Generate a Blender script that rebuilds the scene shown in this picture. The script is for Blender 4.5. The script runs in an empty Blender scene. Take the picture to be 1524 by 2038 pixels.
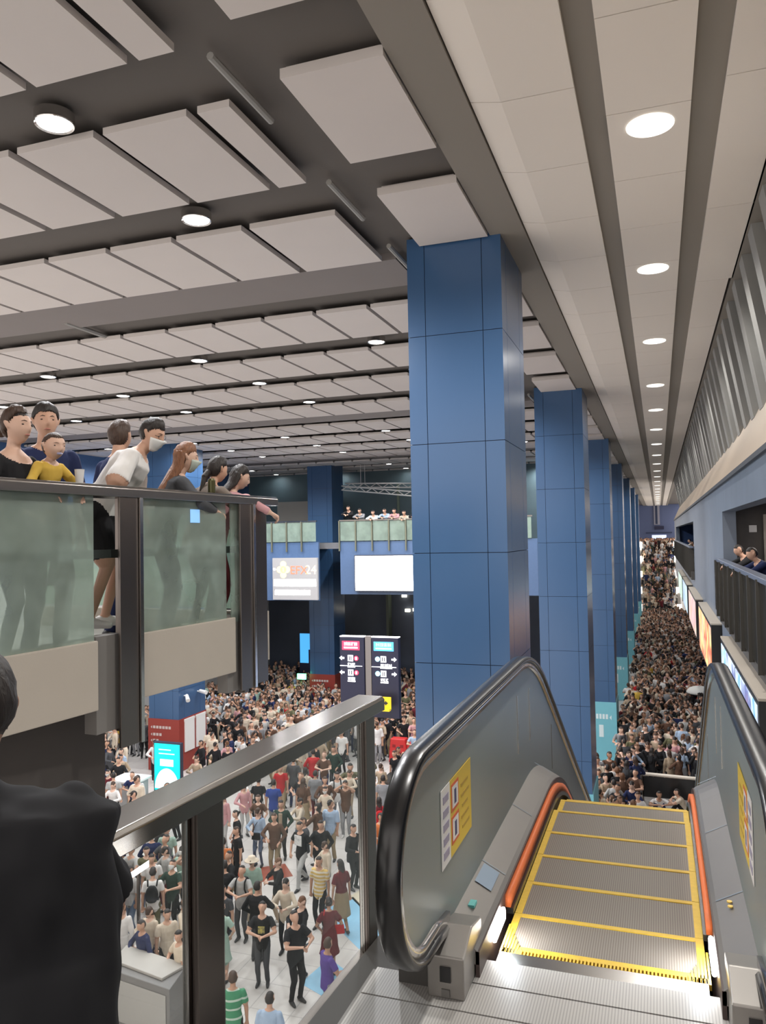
import bpy, bmesh, math, random
import numpy as np
from mathutils import Vector, Matrix, noise
from mathutils.bvhtree import BVHTree
random.seed(7)
C = bpy.context.scene.collection
PI = math.pi
FLOOR = -9.5      # heights are written from the eye level of the photographer; everything is lifted by LIFT at the end
LIFT = 9.5
UP = -1.9         # our own upper floor

# ------------------------------------------------------------------ materials
MATS = {}
def mat(name, col, rough=.6, metal=0., spec=.5, var=0., scale=8., bump=0., bscale=60., emit=None, estr=0., coat=0.):
    if name in MATS: return MATS[name]
    m = bpy.data.materials.new(name); m.use_nodes = True
    nt = m.node_tree; b = nt.nodes['Principled BSDF']
    b.inputs['Base Color'].default_value = (*col, 1)
    b.inputs['Roughness'].default_value = rough
    b.inputs['Metallic'].default_value = metal
    b.inputs['Specular IOR Level'].default_value = spec
    if coat:
        b.inputs['Coat Weight'].default_value = coat; b.inputs['Coat Roughness'].default_value = .12
    if var or bump:
        tc = nt.nodes.new('ShaderNodeTexCoord')
        nz = nt.nodes.new('ShaderNodeTexNoise'); nz.inputs['Scale'].default_value = scale; nz.inputs['Detail'].default_value = 4
        nt.links.new(tc.outputs['Object'], nz.inputs['Vector'])
        if var:
            mx = nt.nodes.new('ShaderNodeMix'); mx.data_type = 'RGBA'
            mx.inputs[6].default_value = (*[max(0, c*(1-var)) for c in col], 1)
            mx.inputs[7].default_value = (*[min(1, c*(1+var)) for c in col], 1)
            nt.links.new(nz.outputs['Fac'], mx.inputs[0]); nt.links.new(mx.outputs[2], b.inputs['Base Color'])
        if bump:
            n2 = nt.nodes.new('ShaderNodeTexNoise'); n2.inputs['Scale'].default_value = bscale
            nt.links.new(tc.outputs['Object'], n2.inputs['Vector'])
            bp = nt.nodes.new('ShaderNodeBump'); bp.inputs['Strength'].default_value = bump; bp.inputs['Distance'].default_value = .01
            nt.links.new(n2.outputs['Fac'], bp.inputs['Height']); nt.links.new(bp.outputs['Normal'], b.inputs['Normal'])
    if emit:
        b.inputs['Emission Color'].default_value = (*emit, 1); b.inputs['Emission Strength'].default_value = estr
    MATS[name] = m
    return m
def steel(name, col, rough, stretch=(1, 60, 60)):
    """brushed metal: fine noise drawn out along one axis"""
    if name in MATS: return MATS[name]
    m = mat(name, col, rough, 1.)
    nt = m.node_tree; b = nt.nodes['Principled BSDF']
    tc = nt.nodes.new('ShaderNodeTexCoord'); mp = nt.nodes.new('ShaderNodeMapping')
    mp.inputs['Scale'].default_value = stretch
    nz = nt.nodes.new('ShaderNodeTexNoise'); nz.inputs['Scale'].default_value = 3
    rp = nt.nodes.new('ShaderNodeMapRange'); rp.inputs['To Min'].default_value = rough*.9; rp.inputs['To Max'].default_value = rough*1.12
    nt.links.new(tc.outputs['Object'], mp.inputs['Vector']); nt.links.new(mp.outputs['Vector'], nz.inputs['Vector'])
    nt.links.new(nz.outputs['Fac'], rp.inputs['Value']); nt.links.new(rp.outputs['Result'], b.inputs['Roughness'])
    return m
def glass(name, tint, clear, rough=.05, body=(.4, .5, .46), gloss=.08):
    """sheet glass: part see-through, part milky body, a little reflection"""
    if name in MATS: return MATS[name]
    m = bpy.data.materials.new(name); m.use_nodes = True; nt = m.node_tree
    nt.nodes.clear()
    out = nt.nodes.new('ShaderNodeOutputMaterial')
    tr = nt.nodes.new('ShaderNodeBsdfTransparent'); tr.inputs[0].default_value = (*tint, 1)
    df = nt.nodes.new('ShaderNodeBsdfDiffuse'); df.inputs[0].default_value = (*body, 1)
    tl = nt.nodes.new('ShaderNodeBsdfTranslucent'); tl.inputs[0].default_value = (*body, 1)
    ad = nt.nodes.new('ShaderNodeMixShader'); ad.inputs[0].default_value = .5
    gl = nt.nodes.new('ShaderNodeBsdfGlossy'); gl.inputs['Roughness'].default_value = rough
    nt.links.new(df.outputs[0], ad.inputs[1]); nt.links.new(tl.outputs[0], ad.inputs[2])
    tc = nt.nodes.new('ShaderNodeTexCoord'); nz = nt.nodes.new('ShaderNodeTexNoise'); nz.inputs['Scale'].default_value = 1.8
    nz.inputs['Detail'].default_value = 3
    nt.links.new(tc.outputs['Object'], nz.inputs['Vector'])
    rp = nt.nodes.new('ShaderNodeMapRange'); rp.inputs['To Min'].default_value = 1-min(1, clear*1.35); rp.inputs['To Max'].default_value = 1-clear*.65
    rp.inputs['From Min'].default_value = .35; rp.inputs['From Max'].default_value = .65
    nt.links.new(nz.outputs['Fac'], rp.inputs['Value'])
    m1 = nt.nodes.new('ShaderNodeMixShader'); nt.links.new(rp.outputs['Result'], m1.inputs[0])
    nt.links.new(tr.outputs[0], m1.inputs[1]); nt.links.new(ad.outputs[0], m1.inputs[2])
    m2 = nt.nodes.new('ShaderNodeMixShader')
    fr = nt.nodes.new('ShaderNodeFresnel'); fr.inputs['IOR'].default_value = 1.45
    mm = nt.nodes.new('ShaderNodeMath'); mm.operation = 'MULTIPLY'; mm.inputs[1].default_value = gloss*10; mm.use_clamp = True
    ge = nt.nodes.new('ShaderNodeNewGeometry'); inv = nt.nodes.new('ShaderNodeMath'); inv.operation = 'SUBTRACT'; inv.inputs[0].default_value = 1
    nt.links.new(ge.outputs['Backfacing'], inv.inputs[1]); m3 = nt.nodes.new('ShaderNodeMath'); m3.operation = 'MULTIPLY'
    nt.links.new(fr.outputs[0], mm.inputs[0]); nt.links.new(mm.outputs[0], m3.inputs[0]); nt.links.new(inv.outputs[0], m3.inputs[1]); nt.links.new(m3.outputs[0], m2.inputs[0])
    nt.links.new(m1.outputs[0], m2.inputs[1]); nt.links.new(gl.outputs[0], m2.inputs[2])
    nt.links.new(m2.outputs[0], out.inputs[0])
    MATS[name] = m
    return m
def stripes(name, ca, cb, period, duty=.5, axis=2, rough=.7, coord='Object'):
    """bands of two colours along one object axis"""
    if name in MATS: return MATS[name]
    m = mat(name, ca, rough); nt = m.node_tree; b = nt.nodes['Principled BSDF']
    tc = nt.nodes.new('ShaderNodeTexCoord'); sp = nt.nodes.new('ShaderNodeSeparateXYZ')
    nt.links.new(tc.outputs[coord], sp.inputs[0])
    d = nt.nodes.new('ShaderNodeMath'); d.operation = 'DIVIDE'; d.inputs[1].default_value = period
    fr = nt.nodes.new('ShaderNodeMath'); fr.operation = 'FRACT'
    lt = nt.nodes.new('ShaderNodeMath'); lt.operation = 'LESS_THAN'; lt.inputs[1].default_value = duty
    nt.links.new(sp.outputs[axis], d.inputs[0]); nt.links.new(d.outputs[0], fr.inputs[0]); nt.links.new(fr.outputs[0], lt.inputs[0])
    mx = nt.nodes.new('ShaderNodeMix'); mx.data_type = 'RGBA'
    mx.inputs[6].default_value = (*ca, 1); mx.inputs[7].default_value = (*cb, 1)
    nt.links.new(lt.outputs[0], mx.inputs[0]); nt.links.new(mx.outputs[2], b.inputs['Base Color'])
    return m
def tiles(name, col, line, size, width, rough=.4, var=.06):
    if name in MATS: return MATS[name]
    m = mat(name, col, rough); nt = m.node_tree; b = nt.nodes['Principled BSDF']
    tc = nt.nodes.new('ShaderNodeTexCoord'); br = nt.nodes.new('ShaderNodeTexBrick')
    br.offset = 0; br.inputs['Scale'].default_value = 1
    br.inputs['Brick Width'].default_value = size; br.inputs['Row Height'].default_value = size; br.inputs['Mortar Size'].default_value = width
    br.inputs['Color1'].default_value = (*[c*(1-var) for c in col], 1); br.inputs['Color2'].default_value = (*[min(1, c*(1+var)) for c in col], 1)
    br.inputs['Mortar'].default_value = (*line, 1)
    nt.links.new(tc.outputs['Object'], br.inputs['Vector']); nt.links.new(br.outputs['Color'], b.inputs['Base Color'])
    return m
def blotch(name, stops, scale, rough=.4, emit=0.):
    """poster print: soft patches of a few colours"""
    if name in MATS: return MATS[name]
    m = mat(name, stops[0], rough); nt = m.node_tree; b = nt.nodes['Principled BSDF']
    tc = nt.nodes.new('ShaderNodeTexCoord'); nz = nt.nodes.new('ShaderNodeTexNoise'); nz.inputs['Scale'].default_value = scale
    nz.inputs['Detail'].default_value = 3
    cr = nt.nodes.new('ShaderNodeValToRGB'); el = cr.color_ramp.elements
    while len(el) < len(stops): el.new(.5)
    for i, s in enumerate(stops):
        el[i].position = .3+.4*i/max(1, len(stops)-1); el[i].color = (*s, 1)
    nt.links.new(tc.outputs['Object'], nz.inputs['Vector']); nt.links.new(nz.outputs['Fac'], cr.inputs[0])
    nt.links.new(cr.outputs[0], b.inputs['Base Color'])
    if emit:
        nt.links.new(cr.outputs[0], b.inputs['Emission Color']); b.inputs['Emission Strength'].default_value = emit
    return m

# ------------------------------------------------------------------ mesh helpers
class MB:
    def __init__(s): s.v = []; s.f = []; s.m = []
    def add(s, vs, fs, mi=0):
        o = len(s.v); s.v += [tuple(v) for v in vs]
        for f in fs: s.f.append(tuple(i+o for i in f)); s.m.append(mi)
        return s
    def box(s, x0, x1, y0, y1, z0, z1, mi=0, M=None):
        vs = [(x, y, z) for z in (z0, z1) for y in (y0, y1) for x in (x0, x1)]
        if M is not None: vs = [M @ Vector(v) for v in vs]
        return s.add(vs, [(0, 2, 3, 1), (4, 5, 7, 6), (0, 1, 5, 4), (2, 6, 7, 3), (0, 4, 6, 2), (1, 3, 7, 5)], mi)
    def prism(s, pts, axis, a, b, mi=0):
        """closed outline in the plane across 'axis' (0 x, 1 y, 2 z), pushed from a to b"""
        def P(p, t):
            return (t, p[0], p[1]) if axis == 0 else (p[0], t, p[1]) if axis == 1 else (p[0], p[1], t)
        n = len(pts)
        vs = [P(p, a) for p in pts]+[P(p, b) for p in pts]
        fs = [tuple(range(n))[::-1], tuple(range(n, 2*n))]+[(i, (i+1) % n, n+(i+1) % n, n+i) for i in range(n)]
        return s.add(vs, fs, mi)
    def ribbon(s, path, w0, w1, axis=0, mi=0):
        """solid strip: path of (outer point, inner point) pairs in a plane, thickness along axis"""
        n = len(path)
        def P(p, t):
            return (t, p[0], p[1]) if axis == 0 else (p[0], t, p[1])
        vs = []
        for a, b in path: vs += [P(a, w0), P(a, w1), P(b, w1), P(b, w0)]
        fs = [(3, 2, 1, 0), (4*n-4, 4*n-3, 4*n-2, 4*n-1)]
        for i in range(n-1):
            for k in range(4):
                fs.append((4*i+k, 4*i+(k+1) % 4, 4*i+4+(k+1) % 4, 4*i+4+k))
        return s.add(vs, fs, mi)
    def tube(s, pts, r, seg=10, mi=0, cap=True):
        pts = [Vector(p) for p in pts]; n = len(pts); rs = r if isinstance(r, (list, tuple)) else [r]*n
        vs = []; u = None
        for i, p in enumerate(pts):
            d = (pts[min(i+1, n-1)]-pts[max(i-1, 0)]).normalized()
            if u is None: u = d.orthogonal().normalized()
            else: u = (u-d*u.dot(d)).normalized()
            w = d.cross(u)
            for k in range(seg):
                a = 2*PI*k/seg; vs.append(p+(u*math.cos(a)+w*math.sin(a))*rs[i])
        fs = [(i*seg+k, i*seg+(k+1) % seg, (i+1)*seg+(k+1) % seg, (i+1)*seg+k) for i in range(n-1) for k in range(seg)]
        if cap: fs += [tuple(range(seg))[::-1], tuple(range((n-1)*seg, n*seg))]
        return s.add(vs, fs, mi)
    def lathe(s, prof, c=(0, 0, 0), seg=24, mi=0):
        """profile of (radius, z) turned about a vertical axis through c"""
        n = len(prof); vs = []
        for r, z in prof:
            for k in range(seg):
                a = 2*PI*k/seg; vs.append((c[0]+r*math.cos(a), c[1]+r*math.sin(a), c[2]+z))
        fs = [(i*seg+k, i*seg+(k+1) % seg, (i+1)*seg+(k+1) % seg, (i+1)*seg+k) for i in range(n-1) for k in range(seg)]
        fs += [tuple(range(seg))[::-1], tuple(range((n-1)*seg, n*seg))]
        return s.add(vs, fs, mi)
    def quad(s, a, b, c, d, mi=0): return s.add([a, b, c, d], [(0, 1, 2, 3)], mi)
    def build(s, name, mats, parent=None, loc=(0, 0, 0), bevel=0., smooth=False, M=None):
        me = bpy.data.meshes.new(name)
        L = Vector(loc)
        vs = [Vector(v) for v in s.v]
        if M is not None: vs = [M @ v for v in vs]
        me.from_pydata([v-L for v in vs], [], s.f)
        mats = mats if isinstance(mats, (list, tuple)) else [mats]
        for m in mats: me.materials.append(m)
        me.polygons.foreach_set('material_index', s.m)
        bm = bmesh.new(); bm.from_mesh(me); bmesh.ops.recalc_face_normals(bm, faces=bm.faces)
        bm.to_mesh(me); bm.free()
        if smooth:
            me.polygons.foreach_set('use_smooth', [True]*len(me.polygons))
        o = bpy.data.objects.new(name, me); C.objects.link(o)
        if parent is not None:
            o.parent = parent; o.location = L-Vector(parent.get('_org', (0, 0, 0)))
        else:
            o.location = L
        if bevel:
            b = o.modifiers.new('bevel', 'BEVEL'); b.width = bevel; b.segments = 2; b.limit_method = 'ANGLE'
        if smooth and not bevel:
            pass
        return o
def thing(name, label, cat, loc=(0, 0, 0), group=None, kind=None):
    o = bpy.data.objects.new(name, None); C.objects.link(o); o.location = loc
    o['_org'] = tuple(float(v) for v in loc); o.empty_display_size = .2
    return tag(o, label, cat, group, kind)
def tag(o, label, cat, group=None, kind=None):
    o['label'] = label; o['category'] = cat
    if group: o['group'] = group
    if kind: o['kind'] = kind
    return o
def struct(o):
    o['kind'] = 'structure'; return o
ORD = 'first second third fourth fifth sixth seventh eighth ninth tenth eleventh twelfth thirteenth fourteenth fifteenth sixteenth seventeenth eighteenth nineteenth twentieth'.split()
TENS = {2: 'twenty', 3: 'thirty', 4: 'forty', 5: 'fifty'}
def ordw(n):
    if n <= 20: return ORD[n-1]
    t, u = divmod(n, 10)
    return (TENS[t][:-1]+'ieth') if u == 0 else TENS[t]+'-'+ORD[u-1]

# ------------------------------------------------------------------ palette
M_col = mat('blue_enamel', (.038, .093, .198), .24, 0, .6, var=.10, scale=.5)
M_colseam = mat('dark_seam', (.01, .02, .045), .6)
M_panel = mat('ceiling_panel_white', (.60, .55, .52), .8, var=.03, scale=1.5)
M_slab = mat('ceiling_dark', (.115, .102, .092), .85, var=.1, scale=.8)
M_beam = mat('ceiling_beam', (.21, .185, .175), .8, var=.06, scale=.8)
M_strip = mat('ceiling_strip_white', (.76, .70, .63), .75)
M_fascia = mat('beige_concrete', (.42, .375, .32), .8, var=.05, scale=3, bump=.1)
M_cream = mat('cream_sill', (.36, .285, .215), .45, var=.04, scale=2)
M_fin = mat('fin_grey', (.27, .268, .255), .6, var=.05)
M_bluewall = mat('grey_blue_wall', (.155, .185, .235), .36, var=.22, scale=1.6)
M_darkblue = mat('dark_blue_wall', (.02, .035, .085), .4, var=.15, scale=.6)
M_floor = tiles('pale_floor_tiles', (.60, .57, .54), (.44, .42, .40), .9, .012, .32, .04)
M_steel = steel('brushed_steel', (.27, .25, .232), .22, (60, 1, 60))
M_steel_d = steel('dark_steel', (.20, .175, .16), .34, (60, 60, 1))
M_bright = mat('bright_steel', (.62, .6, .58), .2, 1.)
M_landing = stripes('grooved_plate', (.50, .48, .46), (.36, .345, .33), .012, .4, 0, .38)
M_tread = stripes('step_grooves', (.205, .175, .145), (.13, .108, .088), .011, .45, 0, .5)
M_yellow = mat('yellow_edge', (.62, .40, .035), .5, var=.15, scale=30)
M_orange = mat('orange_brush', (.72, .17, .05), .55, var=.08, scale=20)
M_black = mat('black_rubber', (.010, .010, .011), .27, 0, .6)
M_bal = mat('balustrade_grey', (.235, .27, .262), .34, 0, .5, var=.04, scale=2)
M_red = mat('red_band', (.26, .035, .025), .5, var=.06)
M_teal = mat('teal_poster', (.16, .44, .52), .5, var=.04)
M_white = mat('white_paint', (.74, .72, .70), .5)
M_navy = mat('navy_sign', (.012, .014, .05), .4)
M_glassF = glass('frosted_green_glass', (.84, .90, .86), .50, .12, (.46, .53, .48), .06)
M_glassC = glass('clear_glass', (.95, .96, .95), 1.45, .02, (.5, .55, .52), .10)
M_glassB = glass('far_balcony_glass', (.75, .85, .78), .35, .1, (.50, .60, .52), .05)
M_glassD = glass('tinted_brown_glass', (.22, .21, .19), .22, .12, (.085, .08, .07), .02)
M_glow = mat('white_glow', (1, 1, 1), .5, emit=(1, .98, .95), estr=14)
M_lens = mat('lamp_lens', (1, 1, 1), .5, emit=(.96, .97, 1), estr=60)
M_deck = mat('deck_metal', (.32, .30, .28), .36, .6, .5, var=.05, scale=3)
M_screen = mat('white_screen', (1, 1, 1), .4, emit=(.97, .98, 1), estr=4)
M_skin = [mat('skin_a', (.56, .33, .23), .55, var=.06), mat('skin_b', (.46, .26, .17), .55, var=.06), mat('skin_c', (.62, .40, .30), .55, var=.06)]
def hairmat(name, col):
    m = mat(name, col, .5, 0, .35); nt = m.node_tree; b = nt.nodes['Principled BSDF']
    tc = nt.nodes.new('ShaderNodeTexCoord'); mp = nt.nodes.new('ShaderNodeMapping'); mp.inputs['Scale'].default_value = (90, 90, 14)
    nz = nt.nodes.new('ShaderNodeTexNoise'); nz.inputs['Scale'].default_value = 1; nz.inputs['Detail'].default_value = 3
    nt.links.new(tc.outputs['Object'], mp.inputs['Vector']); nt.links.new(mp.outputs['Vector'], nz.inputs['Vector'])
    mx = nt.nodes.new('ShaderNodeMix'); mx.data_type = 'RGBA'; mx.inputs[6].default_value = (*[c*.45 for c in col], 1); mx.inputs[7].default_value = (*[c*1.7 for c in col], 1)
    nt.links.new(nz.outputs['Fac'], mx.inputs[0]); nt.links.new(mx.outputs[2], b.inputs['Base Color'])
    bp = nt.nodes.new('ShaderNodeBump'); bp.inputs['Strength'].default_value = .8; bp.inputs['Distance'].default_value = .006
    nt.links.new(nz.outputs['Fac'], bp.inputs['Height']); nt.links.new(bp.outputs['Normal'], b.inputs['Normal'])
    return m
M_hair = [hairmat('hair_black', (.024, .019, .017)), hairmat('hair_dark_brown', (.055, .032, .022)), hairmat('hair_brown', (.13, .06, .03))]
COL = {'black': (.018, .018, .02), 'white': (.70, .68, .66), 'cream': (.62, .53, .42), 'grey': (.25, .25, .26), 'navy': (.022, .03, .085),
       'beige': (.40, .31, .22), 'pink': (.55, .30, .31), 'pale blue': (.36, .46, .60), 'maroon': (.13, .022, .028), 'olive': (.13, .125, .07),
       'red': (.45, .025, .03), 'brown': (.11, .06, .04), 'mint': (.36, .50, .42), 'yellow': (.58, .38, .07), 'orange': (.55, .17, .06),
       'purple': (.10, .06, .26), 'dark grey': (.07, .072, .078), 'dark green': (.025, .05, .038), 'blue': (.03, .06, .26), 'denim blue': (.12, .17, .26),
       'light grey': (.42, .42, .41), 'khaki': (.30, .23, .14)}
def cloth(c): return mat('cloth_'+c.replace(' ', '_'), COL[c], .85, 0, .2, var=.12, scale=6)
M_shoe = mat('shoe_dark', (.03, .03, .032), .5); M_shoew = mat('shoe_white', (.62, .6, .58), .5)
# ------------------------------------------------------------------ people
def hemi(mb, a, b, ra, rb, seg=10):
    """tapered capsule from a to b"""
    a = Vector(a); b = Vector(b); d = b-a
    if d.length < 1e-5: d = Vector((0, 0, 1e-4))
    d.normalize()
    ps = []; rs = []
    for t in (0.08, .5, .85): ps.append(a-d*ra*math.cos(t*PI/2)); rs.append(ra*math.sin(t*PI/2))
    ps += [a, b]; rs += [ra, rb]
    for t in (.85, .5, .08): ps.append(b+d*rb*math.cos(t*PI/2)); rs.append(rb*math.sin(t*PI/2))
    mb.tube(ps, rs, seg)
def loft(mb, rings, seg=18):
    """closed solid through ellipse rings (centre, right vector, forward vector, half width, half depth)"""
    vs = []
    for c, r, f, a, b in rings:
        for k in range(seg):
            t = 2*PI*k/seg; vs.append(Vector(c)+r*(a*math.cos(t))+f*(b*math.sin(t)))
    n = len(rings)
    fs = [(i*seg+k, i*seg+(k+1) % seg, (i+1)*seg+(k+1) % seg, (i+1)*seg+k) for i in range(n-1) for k in range(seg)]
    fs += [tuple(range(seg))[::-1], tuple(range((n-1)*seg, n*seg))]
    mb.add(vs, fs)
def ik(a, c, l1, l2, hint):
    a = Vector(a); c = Vector(c); d = c-a; L = max(.02, min(d.length, (l1+l2)*.995)); d.normalize()
    x = (l1*l1-l2*l2+L*L)/(2*L); h = math.sqrt(max(0, l1*l1-x*x))
    n = Vector(hint); n = n-d*n.dot(d)
    if n.length < 1e-4: n = d.orthogonal()
    n.normalize()
    return a+d*x+n*h, a+d*L
_ICO = {}
def ico(sub):
    if sub not in _ICO:
        bm = bmesh.new(); bmesh.ops.create_icosphere(bm, subdivisions=sub, radius=1)
        bm.verts.ensure_lookup_table()
        _ICO[sub] = ([v.co.copy() for v in bm.verts], [tuple(v.index for v in f.verts) for f in bm.faces]); bm.free()
    return _ICO[sub]
def g(x, s): return math.exp(-(x/s)**2)
def face_shape(n, fem=False, child=False):
    """head surface point for a unit direction n (x right, y forward, z up); the centre is between the ears"""
    x, y, z = n
    W, D, H = (.074, .092, .116)
    if child: W, D, H = (.074, .088, .098)
    p = Vector((x*W, y*D, z*H))
    if z < 0:
        t = -z
        p.x *= 1-.34*t*t; p.y = p.y*(1-.16*t) + .012*t
    if y < 0: p.y *= 1.06
    if y > 0:
        u = p.x; w = p.z
        f = y
        p.y += f*(.021*g(u, .012)*g(w+.022, .018)+.012*g(u, .009)*g(w+.002, .022))     # nose
        p.y += f*.007*g(w-.030, .014)*g(u, .05)                                     # brow
        p.y -= f*.010*(g(u-.031, .016)+g(u+.031, .016))*g(w-.008, .013)              # eye sockets
        p.y += f*.008*g(u, .022)*g(w+.060, .010)                                     # lips
        p.y -= f*.004*g(u, .03)*g(w+.074, .006)
        p.y += f*.010*g(u, .022)*g(w+.096, .014)                                     # chin
    return p
def is_scalp(p, style):
    """does hair grow at this head-local point?"""
    x, y, z = p
    if style == 'bald': return False
    if style == 'back': return z > max(.086-.5*max(0, abs(x)-.03) if y > .035 else (.076-(.035-y)*1.7), -.085)
    line = .062-.25*max(0, abs(x)-.045) if y > .03 else (.062-(.03-y)*1.9)
    if style == 'short': return z > max(line, -.055)
    return z > max(line, -.085)
POSE0 = dict(lean=0., turn=0., hyaw=0., hpitch=0., wl=(-.25, .02, .80), wr=(.25, .02, .80), fl=(-.10, 0, 0), fr=(.10, 0, 0), hip=.92,
             el=(-1, -.6, 0), er=(1, -.6, 0), curl=.5, kl=(0, 1, 0), kr=(0, 1, 0))
def make_person(name, pose, top='tee', bottom='trousers', hair='short', fem=False, child=False, voxel=.011, sc=1.0, headsub=3, puff=True, shoes=True, folds=1.0):
    """one continuous body (skin, clothes and scalp as materials of it) facing +Y with its feet at z 0; slots skin, top, bottom, shoes, hair"""
    P = dict(POSE0); P.update(pose)
    mb = MB(); bones = []
    def bone(a, b, ra, rb, lab, build=True, seg=10):
        if build: hemi(mb, a, b, ra, rb, seg)
        bones.append((Vector(a), Vector(b), ra, rb, lab))
    hz = P['hip']; l = P['lean']; tw = P['turn']
    u = Vector((0, math.sin(l), math.cos(l))); r = Vector((math.cos(tw), math.sin(tw), 0)); f = u.cross(r)*1.0
    f = Vector((-math.sin(tw)*math.cos(l), math.cos(tw)*math.cos(l), -math.sin(l)))
    r0 = Vector((1, 0, 0)); f0 = Vector((0, 1, 0))
    hip = Vector((0, 0, hz))
    def T(x, y, z, m=1.): return hip+u*(z-.92)+(r*x+f*y)
    sw = .165 if fem else .19
    w = (1.12 if top in ('jacket', 'loose') else 1.)*P.get('wide', 1.); sw *= P.get('wide', 1.)**.5
    # torso
    rings = [(hip+Vector((0, 0, -.10)), r0, f0, .135, .10), (hip+u*-.01, r0, f0, .165 if fem else .155, .115)]
    if bottom != 'dress': pass
    prof = [(.97, .155*w, .112*w), (1.06, (.128 if fem else .148)*w, .105*w), (1.16, (.135 if fem else .158)*w, .112*w), (1.28, (.158 if fem else .178)*w, .122*w),
            (1.37, sw*w*.98, .108*w), (1.425, sw*.78, .085), (1.46, .075, .062), (1.475, .05, .05)]
    if P.get('boxy'): prof = [(z, max(a, P['boxy']*(1 if z < 1.2 else .94 if z < 1.3 else .80)) if z < 1.4 else a*1.05 if z < 1.44 else a, b) for z, a, b in prof]
    for z, a, b in prof: rings.append((T(0, 0, z), r, f, a, b))
    loft(mb, rings)
    # hem of the shirt
    if top in ('tee', 'jacket', 'loose', 'long'):
        bx = P.get('boxy', 0); loft(mb, [(T(0, 0, .80 if top != 'jacket' else .76), r, f, max(bx, .172*w), .13*w), (T(0, 0, .93), r, f, max(bx, .172*w), .126*w), (T(0, 0, 1.06), r, f, max(bx, .145*w), .112*w)])
    bones.append((T(0, 0, .84), T(0, 0, .99), .15, .15, 'hem')); bones.append((T(0, 0, 1.0), T(0, 0, 1.38), .15, .17, 'torso'))
    bones.append((T(-sw*.8, 0, 1.38), T(sw*.8, 0, 1.38), .07, .07, 'torso'))
    bones.append((hip+Vector((0, 0, -.10)), hip+Vector((0, 0, -.06)), .13, .14, 'pelvis'))
    # neck and head
    nb = T(0, 0, 1.44); nt = nb+u*.075+f*.018
    bone(nb, nt+u*.03, .054 if not fem else .046, .05 if not fem else .043, 'neck')
    hy = P['hyaw']; hp = P['hpitch']
    R = Matrix.Rotation(tw+hy, 3, 'Z') @ Matrix.Rotation(-l*.75-hp, 3, 'X')
    hc = nt+R @ Vector((0, .022, .105))
    hs = P.get('hs', 1.0)
    vs, fs = ico(headsub)
    hv = []
    for n in vs:
        p = face_shape(n, fem, child)*hs
        if puff and is_scalp(p/hs, 'short' if hair in ('short', 'bald') else 'long') and hair != 'bald': p = p*1.0+n*.016
        hv.append(hc+R @ p)
    mb.add(hv, fs)
    for s in (-1, 1):                                                             # ears
        e = hc+R @ Vector((s*.076*hs, -.008, -.008)); e2 = hc+R @ Vector((s*.084*hs, -.02, .022))
        bone(e, e2, .013, .015, 'ear', True, 8)
    if puff and hair == 'long':
        loft(mb, [(hc+R @ Vector((0, -.05, .04)), R @ Vector((1, 0, 0)), R @ Vector((0, 1, 0)), .082, .05), (hc+R @ Vector((0, -.058, -.06)), R @ Vector((1, 0, 0)), R @ Vector((0, 1, 0)), .090, .050),
                  (nb-f*.075+u*.0, r, f, .095, .042), (T(0, -.125, 1.30), r, f, .09, .03), (T(0, -.13, 1.18), r, f, .05, .016)])
        bones.append((hc+R @ Vector((0, -.06, .02)), nb-f*.08, .08, .07, 'hair')); bones.append((nb-f*.085, T(0, -.14, 1.16), .06, .03, 'hair'))
    if puff and hair == 'bun':
        bone(hc+R @ Vector((0, -.105, .04)), hc+R @ Vector((0, -.125, .05)), .038, .034, 'hair')
    if puff and hair == 'cap':
        bone(hc+R @ Vector((0, .06, .068)), hc+R @ Vector((0, .15, .060)), .03, .012, 'hair')
    # arms
    for s, wk, ek in ((-1, 'wl', 'el'), (1, 'wr', 'er')):
        sh = T(s*(sw-.015), 0, 1.385); wt = Vector(P[wk])
        if P.get('rel'): wt = T(*P[wk])
        el, wr = ik(sh, wt, .285, .25, P[ek])
        slv = top in ('tee', 'loose')
        bone(sh, el, .052 if not fem else .044, .040 if not fem else .034, 'uarm')
        bone(el, wr, .041 if not fem else .035, .027 if not fem else .024, 'farm')
        if slv:
            ee = sh+(el-sh)*(.62 if top == 'tee' else .92); hemi(mb, sh-Vector((0, 0, .005 if w < 1.3 else .075)), ee, .062 if w > 1.3 else .062*min(w, 1.15), .066*w, 12)
        elif top in ('long', 'jacket'):
            hemi(mb, sh, el, .060, .052, 12); hemi(mb, el, el+(wr-el)*.86, .052, .042, 12)
        d = (wr-el).normalized(); side = d.cross(Vector((0, 0, 1)) if abs(d.z) < .8 else Vector((0, 1, 0))).normalized()
        nrm = side.cross(d).normalized()
        if P.get('palm') == 'in': side, nrm = nrm, side
        pe = wr+d*.085
        for q in (-.022, 0, .022): bone(wr+d*.01+side*q*.6, pe+side*q, .020, .016, 'hand', True, 7)
        cu = P['curl']
        for q, (off, ln) in enumerate(((-.032, .062), (-.011, .074), (.011, .070), (.032, .054))):
            a0 = pe+side*off; d1 = (d*math.cos(cu)+nrm*math.sin(cu)*-1).normalized(); d2 = (d*math.cos(cu*2)-nrm*math.sin(cu*2)).normalized()
            a1 = a0+d1*ln*.55+side*off*.2; bone(a0, a1, .0095, .009, 'hand', True, 7); bone(a1, a1+d2*ln*.5, .009, .008, 'hand', True, 7)
        th = wr+d*.03+side*(-s*.028); bone(th, th+d*.035+side*(-s*.03)-nrm*.012, .013, .011, 'hand', True, 7)
        bone(th+d*.035+side*(-s*.03)-nrm*.012, th+d*.066+side*(-s*.034)-nrm*.02, .011, .009, 'hand', True, 7)
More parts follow.
